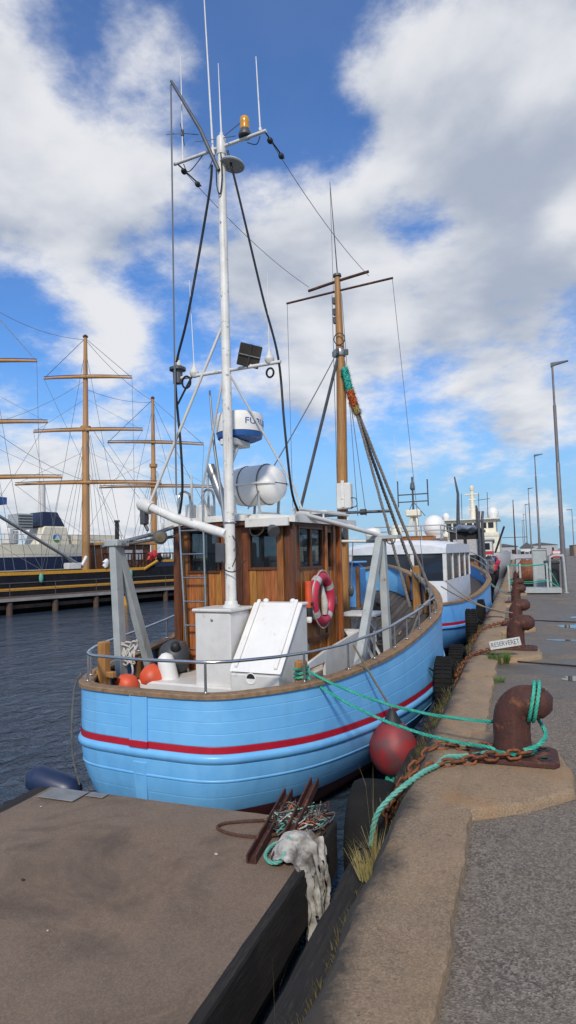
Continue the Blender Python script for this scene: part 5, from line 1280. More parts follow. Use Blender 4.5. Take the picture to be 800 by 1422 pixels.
# ---- gangway platform with green rope rails
gp = thing('gangway_platform', 'grey steel gangway platform with green rope rails on the quay', 'platform', (.0,25.3,0))
MB().bb(-.02,1.50,-.3,.75,.04,.22).build('step', M['grey'], gp, bevel=.01)
for x in (.06,1.0): MB().bb(x,x+.07,-.28,-.2,.22,1.15).build('post', M['grey'], gp, bevel=.008)
MB().bb(-.35,-.28,-.28,-.2,.06,1.1).build('post', M['grey'], gp, bevel=.008)
for z, s_ in ((1.1,.04),(1.13,.05),(.5,.1),(.54,.08)):
    MB().tube(sag((-.31,-.26,z),(1.03,-.26,z),s_,10), .016, 6).build('rope_rail', M['green'], gp, smooth=60)
for z in (1.1,1.12,.5,.54): MB().tube(sag((1.03,-.26,z),(1.42,-.1,.3 if z > 1 else .25),.0,6), .012, 5).build('rope_rail', M['green'], gp, smooth=60)
MB().tube([(-.31,-.26,1.1),(-.28,-.26,.5),(-.3,-.26,.05)], .02, 6).build('rope_rail', M['green'], gp)
hp = thing('hoop_barrier', 'bent grey tube hoop standing right of the gangway platform', 'barrier', (1.45,25.6,0))
MB().tube(spline([(-.28,0,0),(-.28,0,1.2),(-.2,0,1.38),(-.05,0,1.42),(.12,0,1.4),(.2,0,1.3),(.24,0,.0)],6), .045, 10).build('tube', M['grey'], hp, smooth=60)
for x in (-.28,.24): MB().lathe([(.09,0),(.09,.02),(.05,.03)], (x,0,.004), n=12).build('foot', M['grey'], hp, smooth=40)
tc_ = thing('cabinet', 'tall pale grey cabinet behind the gangway platform', 'cabinet', (.88,28.2,0))
MB().bb(-.27,.27,-.3,.3,.0,1.62).build('body', M['grey'], tc_, bevel=.01); MB().bb(-.3,.3,-.33,.33,1.62,1.68).build('cap', M['grey'], tc_, bevel=.01); MB().bb(-.24,.24,-.312,-.302,.1,1.55).build('door', M['grey'], tc_, bevel=.004)
bn = thing('rubbish_bin', 'black rubbish bin behind the hoop barrier', 'bin', (1.28,26.6,0))
MB().prism([(-.24,-.25,0),(.24,-.25,0),(.26,-.28,1.1),(-.26,-.28,1.1)], (0,.55,0)).build('body', M['black'], bn, bevel=.02); MB().box((0,0,1.15),(.58,.62,.08),(R(6),0,0)).build('lid', M['black'], bn, bevel=.03)
cb2 = thing('cabinet', 'small pale grey service cabinet further along the quay, with louvred front', 'cabinet', (.35,33,0))
MB().bb(-.4,.4,-.3,.3,0,1.25).build('body', M['hazegrey'], cb2, bevel=.01); MB().prism([(-.45,-.34,1.25),(.45,-.34,1.25),(.45,0,1.45),(-.45,0,1.45)], (0,.34,0)).build('cap', M['hazegrey'], cb2)
for k in range(5): MB().bb(-.3,.3,-.312,-.301,.3+k*.16,.38+k*.16).build('louvre', M['dsteel'], cb2)
pal = thing('net_pile', 'heap of orange-brown nets on a pallet beyond the cabinets', 'net pile', (.45,30.5,0))
mb = MB(); mb.ell((0,0,.6),(.5,.4,.55),24,14); mb.v = [tuple(Vector((v[0],v[1],max(.02,v[2])))*(1+.25*fbm(Vector(v)*2.2,1,4))) for v in mb.v]; mb.build('net_heap', mat('orange_net', (.28,.1,.04),(.12,.05,.03),14,8,.9,bump=.6,bscale=30), pal, smooth=70)
MB().bb(-.55,.55,-.45,.45,.0,.13).build('pallet', M['jetty'], pal)
# ---- lamp posts
def lamp(label, y, h):
    l_ = thing('street_lamp', label, 'street lamp', (1.78,y,0), (0,0,0), 'tall lamp posts along the quay')
    MB().tube([(0,0,0),(0,0,2.6),(0,0,2.62),(0,0,5.2),(0,0,5.22),(0,0,7.6),(0,0,7.62),(0,0,h)], [.105,.1,.085,.08,.068,.065,.045,.04], 12).build('post', M['lampgrey'], l_, smooth=30)
    mb = MB(); mb.prism([(-.06,-.06,h-.08),(.1,-.06,h-.02),(.62,-.06,h+.09),(.62,-.06,h+.13),(-.06,-.06,h+.1)], (0,.14,0)); mb.build('lamp_head', M['dsteel'], l_, bevel=.01)
    MB().lathe([(.18,0),(.18,.03),(.11,.05)], n=14).build('base', M['lampgrey'], l_, smooth=40)
M['lampgrey'] = mat('painted_lamp_grey', (.2,.18,.18), (.16,.145,.145), 3, 4, .5, metal=.2)
for y, lab in ((27.6,'nearest and tallest grey lamp post at the right of the quay'),(54,'second nearest grey lamp post along the quay'),(83,'third grey lamp post along the quay'),(112,'fourth grey lamp post along the quay'),(142,'fifth grey lamp post, small in the distance'),(172,'farthest grey lamp post, tiny in the distance')): lamp(lab, y, 9.3)
l2 = thing('street_lamp', 'thin distant lamp post beyond the right edge of the sheds', 'street lamp', (10.2,128,0))
MB().tube([(0,0,0),(0,0,9)], [.1,.05], 8).build('post', M['lampgrey'], l2); MB().bb(-.9,.05,-.1,.1,9,9.12).build('lamp_head', M['dsteel'], l2)
# ================================================================ second blue boat, moored ahead
S2 = Vector((-3.05,15.0,0)); T2 = R(3); K2 = 1.12
bo2 = thing('fishing_boat', 'second light blue boat with white canvas cabin, moored ahead of the first', 'boat', S2, (0,0,-T2))
def strip2(levels, m_, name):
    mb = MB()
    for sg in (1,-1):
        rows = []
        for u in US:
            row = []
            for (zf, kb_, ds, db, ot) in levels:
                q = lev(u, zf, kb_, ds, db, ot); row.append(Vector((q.x*sg*1.04, q.y*1.3, q.z)))
            rows.append(row)
        mb.strip(rows)
    return mb.build(name, m_, bo2, smooth=40)
strip2([(bl(0),1,0,0,0),(bl(.5),1,0,0,.004),(bl(1),1,0,0,.004)], M['blue_b'], 'topsides')
strip2([(off(0),1,0,0,.006),(off(.07),1,0,0,.008)], M['redline'], 'red_stripe')
strip2([(off(.07),1,0,0,.0),(off(.09),1,0,0,.04),(off(.13),1,0,0,.04),(off(.16),1,0,0,.002)], M['blue_b'], 'rubbing_strake')
strip2([(off(.16),1,0,0,.0),(off(.3),.98,.02,.03,0),(off(.5),.93,.08,.1,0),(off(.66),.86,.18,.2,0)], M['blue_b'], 'lower_hull')
strip2([(off(.66),.86,.18,.2,0),(off(1.0),.6,.6,.4,0),(off(1.4),.1,1.2,.8,0)], M['antifoul'], 'antifouling_bottom')
mb = MB()
for sg in (1,-1):
    rows = []
    for u in US[:-1]:
        row = []
        for (ot, dz) in ((.035,-.045),(.038,0),(-.11,0),(-.118,-.045)):
            q = lev(u, lambda s: zr(s)+dz, 1, 0, 0, ot if u*LB < 7.3 else max(ot,-.03))
            if u == 0: q.x = 0
            row.append(Vector((q.x*sg*1.04, q.y*1.3, q.z)))
        rows.append(row+[row[0]])
    mb.strip(rows)
mb.build('cap_rail', M['rail'], bo2, smooth=40)
mb = MB(); rows = []
for u in US[2:-1]:
    q = lev(u, lambda s: zd(s), 1, 0, 0, -.06); rows.append([Vector((-q.x*1.04,q.y*1.3,q.z)), Vector((q.x*1.04,q.y*1.3,q.z))])
mb.strip(rows).build('deck', M['deck'], bo2)
# white canvas cabin: frame posts, panes, roof
cx0, cx1, cy0, cy1 = -1.25, 1.25, 1.35, 6.2
mb = MB()
mb.bb(cx0,cx1,cy0-.02,cy0+.02,.25,.92); mb.bb(cx0,cx1,cy1-.02,cy1+.02,.4,.95); mb.bb(cx1-.02,cx1+.02,cy0+.02,cy1-.02,.25,.92); mb.bb(cx0-.02,cx0+.02,cy0+.02,cy1-.02,.25,.92)
cab = mb.build('cabin', M['canvas'], bo2)
for x in (cx0,-.42,.42,cx1): MB().bb(x-.05,x+.05,cy0-.035,cy0+.03,.92,1.66).build('cabin_post', M['white'], cab, bevel=.008)
for y in (2.6,3.9,5.1,cy1): 
    for x in (cx0,cx1): MB().bb(x-.035,x+.035,y-.06,y+.06,.92,1.66).build('cabin_post', M['white'], cab, bevel=.008)
for x0, x1 in ((cx0+.05,-.47),(-.37,.37),(.47,cx1-.05)): MB().bb(x0,x1,cy0-.006,cy0+.006,.92,1.64).build('window_pane', M['darkglass'], cab)
for y0, y1 in ((cy0+.05,2.54),(2.66,3.84),(3.96,5.04),(5.16,6.14)):
    for x in (cx0,cx1): MB().bb(x-.006,x+.006,y0,y1,.92,1.64).build('window_pane', M['darkglass'], cab)
mb = MB(); rows = []
for i in range(15):
    t = -1.3+2.6*i/14; z = 1.98-.13*abs(t/1.3)**2.5; sagz = .012*math.sin(i*1.9)
    rows.append([Vector((t,cy0-.06,1.63)),Vector((t,cy0-.06,z-.1)),Vector((t,cy0+.12,z+sagz)),Vector((t,2.6,z+.03)),Vector((t,3.9,z+.05+sagz)),Vector((t,cy1-.1,z+.03)),Vector((t,cy1+.05,z-.1)),Vector((t,cy1+.05,1.63))])
mb.strip(rows); mb.f.append(tuple(range(8))); mb.f.append(tuple(14*8+j for j in range(7,-1,-1)))
mb.build('canvas_roof', M['canvas'], cab, smooth=50)
MB().bb(-.9,.7,3.0,5.6,2.0,2.14).build('roof_deck', M['varn'], cab, bevel=.01)
mb = MB(); 
for z in (2.28,2.42): mb.tube([(-1.0,2.8,z),(.95,2.8,z),(.95,5.8,z)], .018, 6)
for x, y in ((-1,2.8),(-.3,2.8),(.4,2.8),(.95,2.8),(.95,4.2),(.95,5.8)): mb.tube([(x,y,2.0),(x,y,2.42)], .018, 6)
mb.build('roof_rail', M['steel'], bo2, smooth=60)
dm = MB().lathe([(.22,0),(.29,.1),(.32,.26),(.30,.4),(.22,.53),(.1,.6),(.0,.62)], (.62,3.7,2.14), n=24).build('satellite_dome', M['plastic'], bo2, smooth=60)
MB().lathe([(.25,0),(.27,.08),(.22,.1)], (.62,3.7,2.06), n=20).build('dome_base', M['white'], dm, smooth=40)
MB().lathe([(.0,0),(.22,.02),(.24,.12),(.2,.22),(.0,.26)], (-.95,2.6,2.16), n=20).build('radar_dome', M['plastic'], bo2, smooth=50)
rm = MB()
for p, q in (((-.2,3.6,2.0),(-.05,3.8,2.75)),((.2,3.6,2.0),(.08,3.8,2.75)),((.0,4.1,2.0),(.0,3.85,2.75))): rm.bar(p, q, .06)
rm = rm.build('radar_mast', M['cream'], bo2)
MB().bb(-.22,.22,3.66,3.94,2.75,2.95).build('radar_head', M['cream'], rm, bevel=.03)
mb = MB(); mb.tube([(0,3.8,2.95),(0,3.8,3.95)], .03, 8); mb.tube([(-.45,3.8,3.42),(.45,3.8,3.42)], .018, 6); mb.tube([(-.45,3.8,3.2),(.45,3.8,3.2)], .018, 6)
for x in (-.45,.45): mb.tube([(x,3.8,3.05),(x,3.8,3.85)], .022, 6)
mb.tube([(0,3.8,3.2),(.35,3.8,2.75)], .012, 6); mb.tube([(0,3.8,3.2),(-.12,3.8,2.95)], .012, 6); mb.lathe([(.05,0),(.08,.05),(.06,.2),(.03,.25)], (0,3.8,3.55), n=10)
mb.build('aerial_frame', M['dsteel'], rm)
MB().tube([(-.45,3.8,3.85),(-.5,3.8,5.3)], [.01,.004], 6).build('whip_aerial', M['white'], rm)
MB().tube([(.45,3.8,3.8),(.47,3.8,4.6)], [.008,.004], 6).build('whip_aerial', M['white'], rm)
MB().lathe([(.15,0),(.15,.38),(.17,.4),(.17,.46)], (-.25,2.6,1.98), n=16).build('funnel', M['cream'], bo2, smooth=40)
mb = MB()
for z in (.3,.55): mb.tube([Vector((lev(s/LB, zr, 1,0,0,-.06).x*1.04, s*1.3, zr(s)+z*.8)) for s in (4.7,5.4,6,6.6,7.1,7.5)], .016, 6)
for s in (4.7,5.4,6,6.6,7.1,7.5):
    q = lev(s/LB, zr, 1,0,0,-.06); mb.tube([(q.x*1.04,s*1.3,zr(s)),(q.x*1.04,s*1.3,zr(s)+.46)], .014, 6)
mb.build('bow_rail', M['steel'], bo2, smooth=60)
# ================================================================ dark cutter behind it
def ship_hull(par, L, B, zs, zb, m_, name='hull', n=24, power=.45):
    mb = MB()
    for sg in (1,-1):
        rows = []
        for i in range(n+1):
            u = i/n; h = B/2*min(1, (1-abs(2*u-1)**3.2))**power if 0 < u < 1 else .02
            row = []
            for j, (z, k) in enumerate(zip(zs, zb)):
                zz = z(u) if callable(z) else z; row.append(Vector((sg*max(.02,h*k), u*L, zz)))
            rows.append(row)
        mb.strip(rows)
    return mb.build(name, m_, par, smooth=50)
b3 = thing('fishing_cutter', 'dark hulled cutter with brown wheelhouse beyond the second blue boat', 'boat', (-3.0,27.2,0))
sh3 = lambda u: .5+.6*(2*u-1)**2
ship_hull(b3, 10, 3.9, [-1.3, -.3, sh3], [.7,.95,1.0], M['tarblack'])
mb = MB(); mb.bb(-1.7,1.7,.8,9,.2,.3); mb.build('deck', M['deck'], b3)
w3 = MB().bb(.2,1.55,1.6,4.2,.3,2.55).build('wheelhouse', M['int'], b3, bevel=.02)
MB().bb(.1,1.65,1.5,4.3,2.55,2.68).build('wheelhouse_roof', M['dsteel'], w3, bevel=.02)
for x0, x1 in ((.35,.8),(.95,1.42)): MB().bb(x0,x1,1.585,1.6,1.5,2.2).build('wheelhouse_window', M['tape'], w3)
MB().bb(.25,1.5,1.57,1.6,.5,1.2).build('door_panel', M['varn'], w3)
MB().tube([(.55,2.0,2.6),(.62,2.0,4.3),(.5,2.0,5.1)], [.09,.06,.03], 8).build('mast', M['dsteel'], b3)
for x in (1.55,1.7): MB().tube([(x,1.2,.4),(x-.05,1.2,3.0),(x,1.3,3.4)], .06, 8).build('derrick_post', M['dsteel'], b3)
mb = MB(); mb.ell((1.0,1.6,2.68),(.5,.4,.12),20,10); mb.v = [tuple(Vector(v)+Vector((.12*fbm(Vector(v)*5+Vector((3,0,0)),1,4),0,.16*fbm(Vector(v)*5,1,4)))) for v in mb.v]; mb.build('tarpaulin', mat('grey_blue_tarp', (.12,.15,.2), (.2,.23,.28), 5), b3, smooth=60)
mb = MB()
for z in (.95,1.3): mb.tube([(1.75,0.2,z),(1.85,3,z-.1),(1.9,6,z-.1),(1.6,9,z+.2)], .02, 6)
for y in (.2,1.6,3,4.5,6,7.5,9): mb.tube([(1.82,y,.5),(1.82,y,1.3)], .018, 6)
mb.build('side_rail', M['steel'], b3, smooth=60)
b4 = thing('workboat', 'small white workboat with red band on its wheelhouse, beyond the dark cutter', 'boat', (-3.0,39,0))
ship_hull(b4, 9, 3.8, [-1.3,-.2,lambda u: .45+.3*u*u], [.7,.95,1], M['tarblack'])
MB().bb(-1.6,1.6,.6,8,.2,.3).build('deck', M['deck'], b4)
w4 = MB().bb(.6,1.6,1.2,4.0,.4,2.3).build('wheelhouse', M['white'], b4, bevel=.03); MB().bb(.585,1.615,1.185,4.015,1.45,1.65).build('red_band', M['redcar'], w4); MB().bb(.5,1.7,1.1,4.1,2.3,2.42).build('wheelhouse_roof', M['grey'], w4, bevel=.02)
MB().bb(.72,1.48,1.18,1.2,1.75,2.15).build('wheelhouse_window', M['darkglass'], w4)
for (x, y, z, r_, m_, nm) in ((1.2,.3,.9,.4,'black','net_heap'),(1.5,.9,1.1,.3,'fendblue','net_heap'),(1.6,4.8,.9,.35,'lifered','net_heap')):
    mb = MB(); mb.ell((x,y,z),(r_,r_,r_*1.1),14,10); mb.v = [tuple(Vector(v)+Vector((.15,.15,.2))*fbm(Vector(v)*3,1,3)) for v in mb.v]; mb.build(nm, M[m_], b4, smooth=60)
# cream trawler far along the quay
b5 = thing('trawler', 'big cream trawler with radar mast and white domes, far along the quay', 'trawler', (-4.6,62,0))
ship_hull(b5, 30, 8, [-1.3,.3,lambda u: 1.2+.6*u*u], [.8,.97,1], M['white'])
h5 = MB().bb(-3.2,3.0,6,15,1.5,3.6).build('deckhouse', M['cream'], b5, bevel=.05)
MB().bb(-2.6,2.7,7,13,3.6,5.0).build('bridge', M['cream'], h5, bevel=.05); MB().bb(-2.9,3.1,6.6,13.4,5.0,5.15).build('bridge_roof', M['white'], h5, bevel=.03)
for i in range(7): MB().bb(-2.4+i*.72,-1.85+i*.72,6.97,7.0,4.1,4.7).build('bridge_window', M['darkglass'], h5)
for i in range(6): MB().lathe([(.18,0),(.18,.03),(.12,.04)], (-2.4+i*.95,6.0,2.6), (0,-1,0), 12).build('porthole', M['darkglass'], h5)
MB().bb(-3.2,3.0,5.96,6.0,3.2,3.4).build('cream_rail', M['white'], h5)
m5 = MB().tube([(.3,9,5.1),(.3,9,7.2),(.3,9,8.4)], [.35,.25,.16], 10).build('mast', M['cream'], b5)
for z, wd in ((6.2,.9),(7.3,.8),(7.9,1.6)): MB().bb(.3-wd/2,.3+wd/2,8.8,9.2,z,z+.14).build('mast_platform', M['cream'], m5)
MB().lathe([(.22,0),(.25,.3),(.2,.5),(.0,.55)], (.3,9,8.4), n=12).build('mast_lantern', M['cream'], m5)
for x, z, r_ in ((-2.6,5.2,.42),(2.4,5.2,.62),(1.2,5.4,.3)): MB().lathe([(r_*.7,0),(r_,r_*.8),(r_*.85,r_*1.5),(r_*.4,r_*1.95),(.0,r_*2)], (x,9,z), n=16).build('satellite_dome', M['plastic'], b5, smooth=60)
mb = MB()
for x in (1.0,1.9,-.8): mb.tube([(x,8,5.1),(x+.05,8,8.0)], .035, 6)
mb.tube([(.9,8,7.2),(2.2,8,7.3)], .03, 6); mb.build('aerial', M['dsteel'], b5)
mb = MB(); mb.tube([(1.0,2,2),(1.1,2,6.2)], .1, 8); mb.tube([(1.5,2,2),(1.15,2,6.0)], .08, 8); mb.tube([(2.6,4,1.5),(3.6,2,4.0)], .1, 8); mb.build('gallows', M['dsteel'], b5)
# ================================================================ far land and sheds at the end of the basin
o = MB().bb(-300,-.9,100,900,-3,-.06).build('far_quay', M['asphalt']); tag(o, kind='structure')
def shed(label, x0, x1, y, d, h, hr, m_, rm_='roofdark', name='shed', cat='shed'):
    s_ = thing(name, label, cat, ((x0+x1)/2,y,0)); w_ = (x1-x0)/2
    MB().bb(-w_,w_,0,d,0,h).build('wall', M[m_], s_)
    MB().prism([(-w_-.2,-.2,h),(w_+.2,-.2,h),(0,-.2,h+hr)], (0,d+.4,0)).build('roof', M[rm_], s_)
    MB().bb(-w_*.3,w_*.3,-.06,.0,0,h*.7).build('door', M['dsteel'], s_)
    for k in (-.7,.7): MB().bb(w_*k-.25,w_*k+.25,-.05,0,h*.45,h*.75).build('window', M['darkglass'], s_)
shed('low pale grey shed at the end of the harbour basin', -4.5,.2,118,14,2.4,.5,'hazegrey')
shed('small white hut with dark gable roof at the end of the quay', .6,2.3,96,4,2.0,.8,'white')
shed('long low brown building at the far right of the quay', 13,40,165,12,2.6,.6,'brick')
shed('pale warehouse far beyond the end of the quay', 2.5,11,190,20,3.0,.7,'hazegrey')
shed('pale house glimpsed through the wheelhouse window beyond the basin', -62,-50,170,14,4.5,2.5,'cream')
shed('long white fish hall on the far side of the harbour', -48,-24,200,20,4.0,1.2,'white')
car = thing('car', 'tiny red and white car parked far along the quay', 'car', (6.3,112,0))
MB().prism([(-.9,0,.25),(.9,0,.25),(.9,0,.85),(.7,0,1.0),(.55,0,1.45),(-.55,0,1.45),(-.7,0,1.0),(-.9,0,.85)], (0,3.8,0)).build('body', M['redcar'], car, bevel=.05); MB().bb(-.62,.62,-.03,0,.95,1.35).build('rear_window', M['white'], car)
for x in (-.72,.72):
    for y in (.7,3.0): MB().lathe([(.3,-.1),(.32,0),(.3,.1)], (x,y,.32), (1,0,0), 12).build('wheel', M['black'], car)
mst = thing('flagpole', 'thin brown signal mast with crossarm beyond the gangway platform', 'mast', (-.1,88,0))
MB().tube([(0,0,0),(0,0,8.4)], [.12,.05], 8).build('pole', M['rust'], mst); MB().bar((-1.6,0,3.4),(1.6,0,3.4),.08).build('crossarm', M['dsteel'], mst)
# ================================================================ timber jetty, tall ship and cream ship to the left
J0 = Vector((-25.2,25.1,0)); JR = math.atan2(.944,.33)
def jthing(name, label, cat): return thing(name, label, cat, J0, (0,0,JR))
def jloc(l, o_, z):   # world position in the jetty frame
    return Vector((J0.x+l*math.cos(JR)-o_*math.sin(JR), J0.y+l*math.sin(JR)+o_*math.cos(JR), z))
RIGHT = Vector((.939,.344,0))   # across the view
def jdir(v):                      # world direction into the jetty frame
    return Vector((v.x*math.cos(JR)+v.y*math.sin(JR), -v.x*math.sin(JR)+v.y*math.cos(JR), v.z))
jt = jthing('jetty', 'brown timber jetty on piles across the water at the left', 'jetty')
MB().bb(-16,60,0.002,2.4,-.36,-.2).build('deck', M['jetty'], jt)
MB().bb(-16,60,-.08,0,-.34,-.18).build('edge_beam', M['jettytop'], jt)
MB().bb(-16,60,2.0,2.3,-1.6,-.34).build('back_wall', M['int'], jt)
MB().bb(-16,60,.25,.35,-.75,-.55).build('waler', M['jetty'], jt)
pm = MB().lathe([(.17,0),(.16,1.7)], n=10).mesh('pile', smooth=50); pm.materials.append(M['jetty'])
for i in range(28):
    o_ = bpy.data.objects.new('pile', pm); COL.objects.link(o_); o_.parent = jt; o_.location = (-15+i*2.6,.12,-2.1)
for l in (7.6,):
    MB().lathe([(.16,0),(.16,1.0)], (l,-.22,-1.5), n=10).build('yellow_pile', M['yellowpaint'], jt)
MB().tube([(-16,.1,.6),(60,.1,.6)], .016, 6).build('hand_rail', M['dsteel'], jt)
MB().tube([(-16,.1,.25),(60,.1,.25)], .012, 6).build('hand_rail', M['dsteel'], jt)
for i in range(26): MB().tube([(-15+i*2.6,.1,-.2),(-15+i*2.6,.1,.6)], .018, 6).build('rail_post', M['dsteel'], jt)
# tall ship
ts = jthing('tall_ship', 'black and ochre three-masted sailing ship lying behind the timber jetty', 'ship')
OC = 5.4
def tsb(l): u = (l+17)/44; return 2.55*max(.02,(1-abs(2*u-1)**3.4))**.5
def tsr(l): return 1.12 + .0009*(l-5)**2
LS = [-17+44*i/60 for i in range(61)]
def tstrip(za, zb, ot, m_, name, l0=-99, l1=99):
    mb = MB()
    for sg in (1,-1):
        rows = [[Vector((l, OC-sg*(tsb(l)+ot), za(l))), Vector((l, OC-sg*(tsb(l)+ot), zb(l)))] for l in LS if l0 <= l <= l1]
        mb.strip(rows)
    return mb.build(name, M[m_], ts, smooth=40)
tstrip(lambda l: -1.4, lambda l: tsr(l), 0, 'tarblack', 'hull')
tstrip(lambda l: tsr(l)-.16, lambda l: tsr(l)+.03, .03, 'yellowpaint', 'rail_band', -99, 12)
tstrip(lambda l: .08, lambda l: .24, .03, 'yellowpaint', 'wale_band')
tstrip(lambda l: .5, lambda l: .56, .03, 'dsteel', 'wale')
tstrip(lambda l: tsr(l), lambda l: 1.62, .0, 'navy', 'quarterdeck_side', 12, 99)
tstrip(lambda l: 1.5, lambda l: 1.66, .03, 'yellowpaint', 'quarterdeck_band', 12, 99)
mb = MB(); P = [Vector((12.5-1.15*math.sin(a), OC-tsb(12)-.05, .95+.6*(1-math.cos(a)) if False else 1.58-.55*(math.sin(a))**1.0)) for a in [i*PI/16 for i in range(9)]]
mb.tube(P, .1, 6); mb.build('break_scroll', M['yellowpaint'], ts, smooth=50)
mb = MB(); rows = [[Vector((l,OC-tsb(l),.5)),Vector((l,OC+tsb(l),.5))] for l in LS]; mb.strip(rows).build('main_deck', M['jetty'], ts)
MB().bb(12.3,26,OC-2.2,OC+2.2,1.2,1.35).build('quarterdeck', M['jetty'], ts)
dh = MB().bb(9.5,13.0,OC-1.2,OC+1.2,.6,2.75).build('deckhouse', M['varnd'], ts, bevel=.03); MB().bb(9.2,13.3,OC-1.5,OC+1.5,2.75,2.95).build('deckhouse_roof', M['spar'], dh, bevel=.03)
for l in (9.9,10.8,11.7): MB().bb(l,l+.6,OC-1.23,OC-1.2,1.7,2.4).build('deckhouse_window', M['tape'], dh)
MB().tube([(11.0,OC,2.9),(11.0,OC,4.5)], [.16,.14], 10).build('stove_pipe', M['black'], dh); MB().lathe([(.2,0),(.2,.14)], (11,OC,4.4), n=10).build('pipe_cap', M['black'], dh)
mb = MB()
for i in range(30):
    l = 8.2+i*.28; mb.bar((l,OC-tsb(l)+.1,1.15 if l < 12 else 1.6),(l,OC-tsb(l)+.1,2.1),.05)
mb.bar((8.2,OC-tsb(8.2)+.1,2.12),(16.4,OC-tsb(16.4)+.1,2.12),.08); mb.build('baluster_rail', M['tarblack'], ts)
for l in (13.3,15.0): 
    r5 = MB().lathe([(.0,-.6),(.25,-.58),(.32,-.4),(.33,.4),(.25,.58),(.0,.6)], (l+.4,OC-1.75,1.95), (1,0,0), 14).build('raft_canister', M['plastic'], ts, smooth=50)
for l, z, m_ in ((11.9,1.9,'redcar'),(12.3,2.05,'redcar'),(12.7,1.8,'tarblack'),(8.3,1.5,'plastic')): 
    mb = MB(); mb.ell((l,OC-tsb(l)-.05,z),(.22,.12,.3),12,8); mb.v = [tuple(Vector(v)*(1+.02*fbm(Vector(v)*6,1,3))) for v in mb.v]; mb.build('hung_gear', M[m_], ts, smooth=60)
# masts and yards
def sq_mast(l, ztop, yards, r_):
    base = Vector((l,OC,.4))
    m_ = MB().tube([base,(l,OC,3),(l,OC,ztop*.62),(l,OC,ztop*.63),(l,OC,ztop*.8),(l,OC,ztop)], [r_,r_,r_*.86,r_*.7,r_*.62,r_*.45], 12).build('mast', M['spar'], ts, smooth=40)
    MB().lathe([(r_*.6,0),(r_*.7,.1),(r_*.3,.2)], (l,OC,ztop-.05), n=10).build('mast_truck', M['varnd'], m_)
    MB().lathe([(r_*1.3,0),(r_*1.3,.25)], (l,OC,ztop*.62), n=12).build('mast_cap', M['spar'], m_)
    d = jdir(RIGHT); ends = []
    for (z, half, dz) in yards:
        c = Vector((l,OC-.3,z)); n = 8; P = [c+d*(half*(-1+2*i/n))+Vector((0,0,dz*(i/n-.5)-.1*(2*i/n-1)**2)) for i in range(n+1)]
        MB().tube(P, [r_*(.26+.24*(1-abs(2*i/n-1))) for i in range(n+1)], 8).build('yard', M['spar'], m_, smooth=60)
        MB().tube([p+Vector((0,0,.14)) for p in P], .03, 5).build('jackstay', M['varnd'], m_)
        ends.append((P[0],P[-1],z))
    mb = MB()
    for a, b, z in ends[:1]:
        for e in (a, b): mb.tube([e,(l,OC,ztop-.1)], .022, 5)
    mb.build('lift', M['dsteel'], m_)
    mb = MB()
    for i, (a, b, z) in enumerate(ends):
        for e in (a, b): mb.tube(sag(e,(l+(-2.5 if i % 2 else 3),OC-1.5,1.2),.2,6), .012, 4)
        if i: 
            for e in (a, b): mb.tube([e,(l,OC,z+2.2)], .012, 4)
    for sgn in (1,-1):
        for k in range(4):
            mb.tube([(l+.1*k,OC-sgn*.1,ztop*.6),(l-.9+.55*k,OC-sgn*tsb(l),1.2)], .013, 4); 
        mb.tube([(l,OC,ztop*.95),(l+1.5,OC-sgn*tsb(l),1.2)], .014, 4); mb.tube([(l,OC,ztop*.95),(l-1.5,OC-sgn*tsb(l),1.2)], .014, 4)
    mb.build('rigging', M['thinwire'], m_)
    return m_
sq_mast(1.5, 17.8, [(13.9,3.1,0),(10.15,3.75,0),(6.8,4.6,0)], .27)
sq_mast(8.5, 17.3, [(14.4,3.05,-.1),(10.7,3.75,-.05),(7.05,5.0,-.15)], .27)
sq_mast(14.3, 14.0, [(10.55,3.65,-.35),(7.2,4.3,-.2)], .23)
mb = MB()
for p, q, s_ in (((1.5,OC,17.6),(8.5,OC,17.1),.5),((8.5,OC,17.1),(14.3,OC,13.8),.4),((8.5,OC,13.6),(14.3,OC,13.7),.3),((14.3,OC,13.8),(22,OC,3),.5),((1.5,OC,10),(8.5,OC,14.2),.4),((8.5,OC,7.2),(1.5,OC,10.2),.4),((8.5,OC-1,10.5),(14.3,OC,5),.3)): mb.tube(sag(p,q,s_,8), .016, 4)
mb.build('stays', M['thinwire'], ts)
for l in (3.8,10.2,16.5): MB().ell((l,OC-tsb(l)-.12,.75),(.14,.1,.3),10,8).build('fender', M['greenold'], ts, smooth=60)
# winch and anchor gear on deck (pale)
mb = MB(); mb.bb(6.0,6.9,OC-2.0,OC-1.4,1.2,1.6); mb.tube([(7.0,OC-1.8,1.3),(7.4,OC-1.8,2.0)], .12, 8); mb.build('deck_winch', M['white'], ts, bevel=.03)
MB().tube([(7.0,OC-1.9,1.35),(-2.0,OC-1.9,6.5)], .1, 8).build('gangway_boom', M['steel'], ts, smooth=60)
# cream and navy ship behind
cs = jthing('passenger_ship', 'cream and navy ship with emblem on its funnel, behind the tall ship', 'ship')
CO = 15.0
def csb(l): u = (l+14)/32; return 3.0*max(.02,(1-abs(2*u-1)**4))**.5
LC = [-14+32*i/40 for i in range(41)]
def cstrip(za, zb, ot, m_, name):
    mb = MB()
    for sg in (1,-1): mb.strip([[Vector((l,CO-sg*(csb(l)+ot),za)),Vector((l,CO-sg*(csb(l)+ot),zb))] for l in LC])
    return mb.build(name, M[m_], cs, smooth=40)
cstrip(-1.4,2.15,0,'navy','hull'); cstrip(2.15,3.05,-.02,'cream','bulwark'); cstrip(2.1,2.2,.04,'white','rubbing_strake'); cstrip(1.0,1.15,.04,'white','white_line')
mb = MB(); mb.strip([[Vector((l,CO-csb(l),2.3)),Vector((l,CO+csb(l),2.3))] for l in LC]).build('deck', M['jetty'], cs)
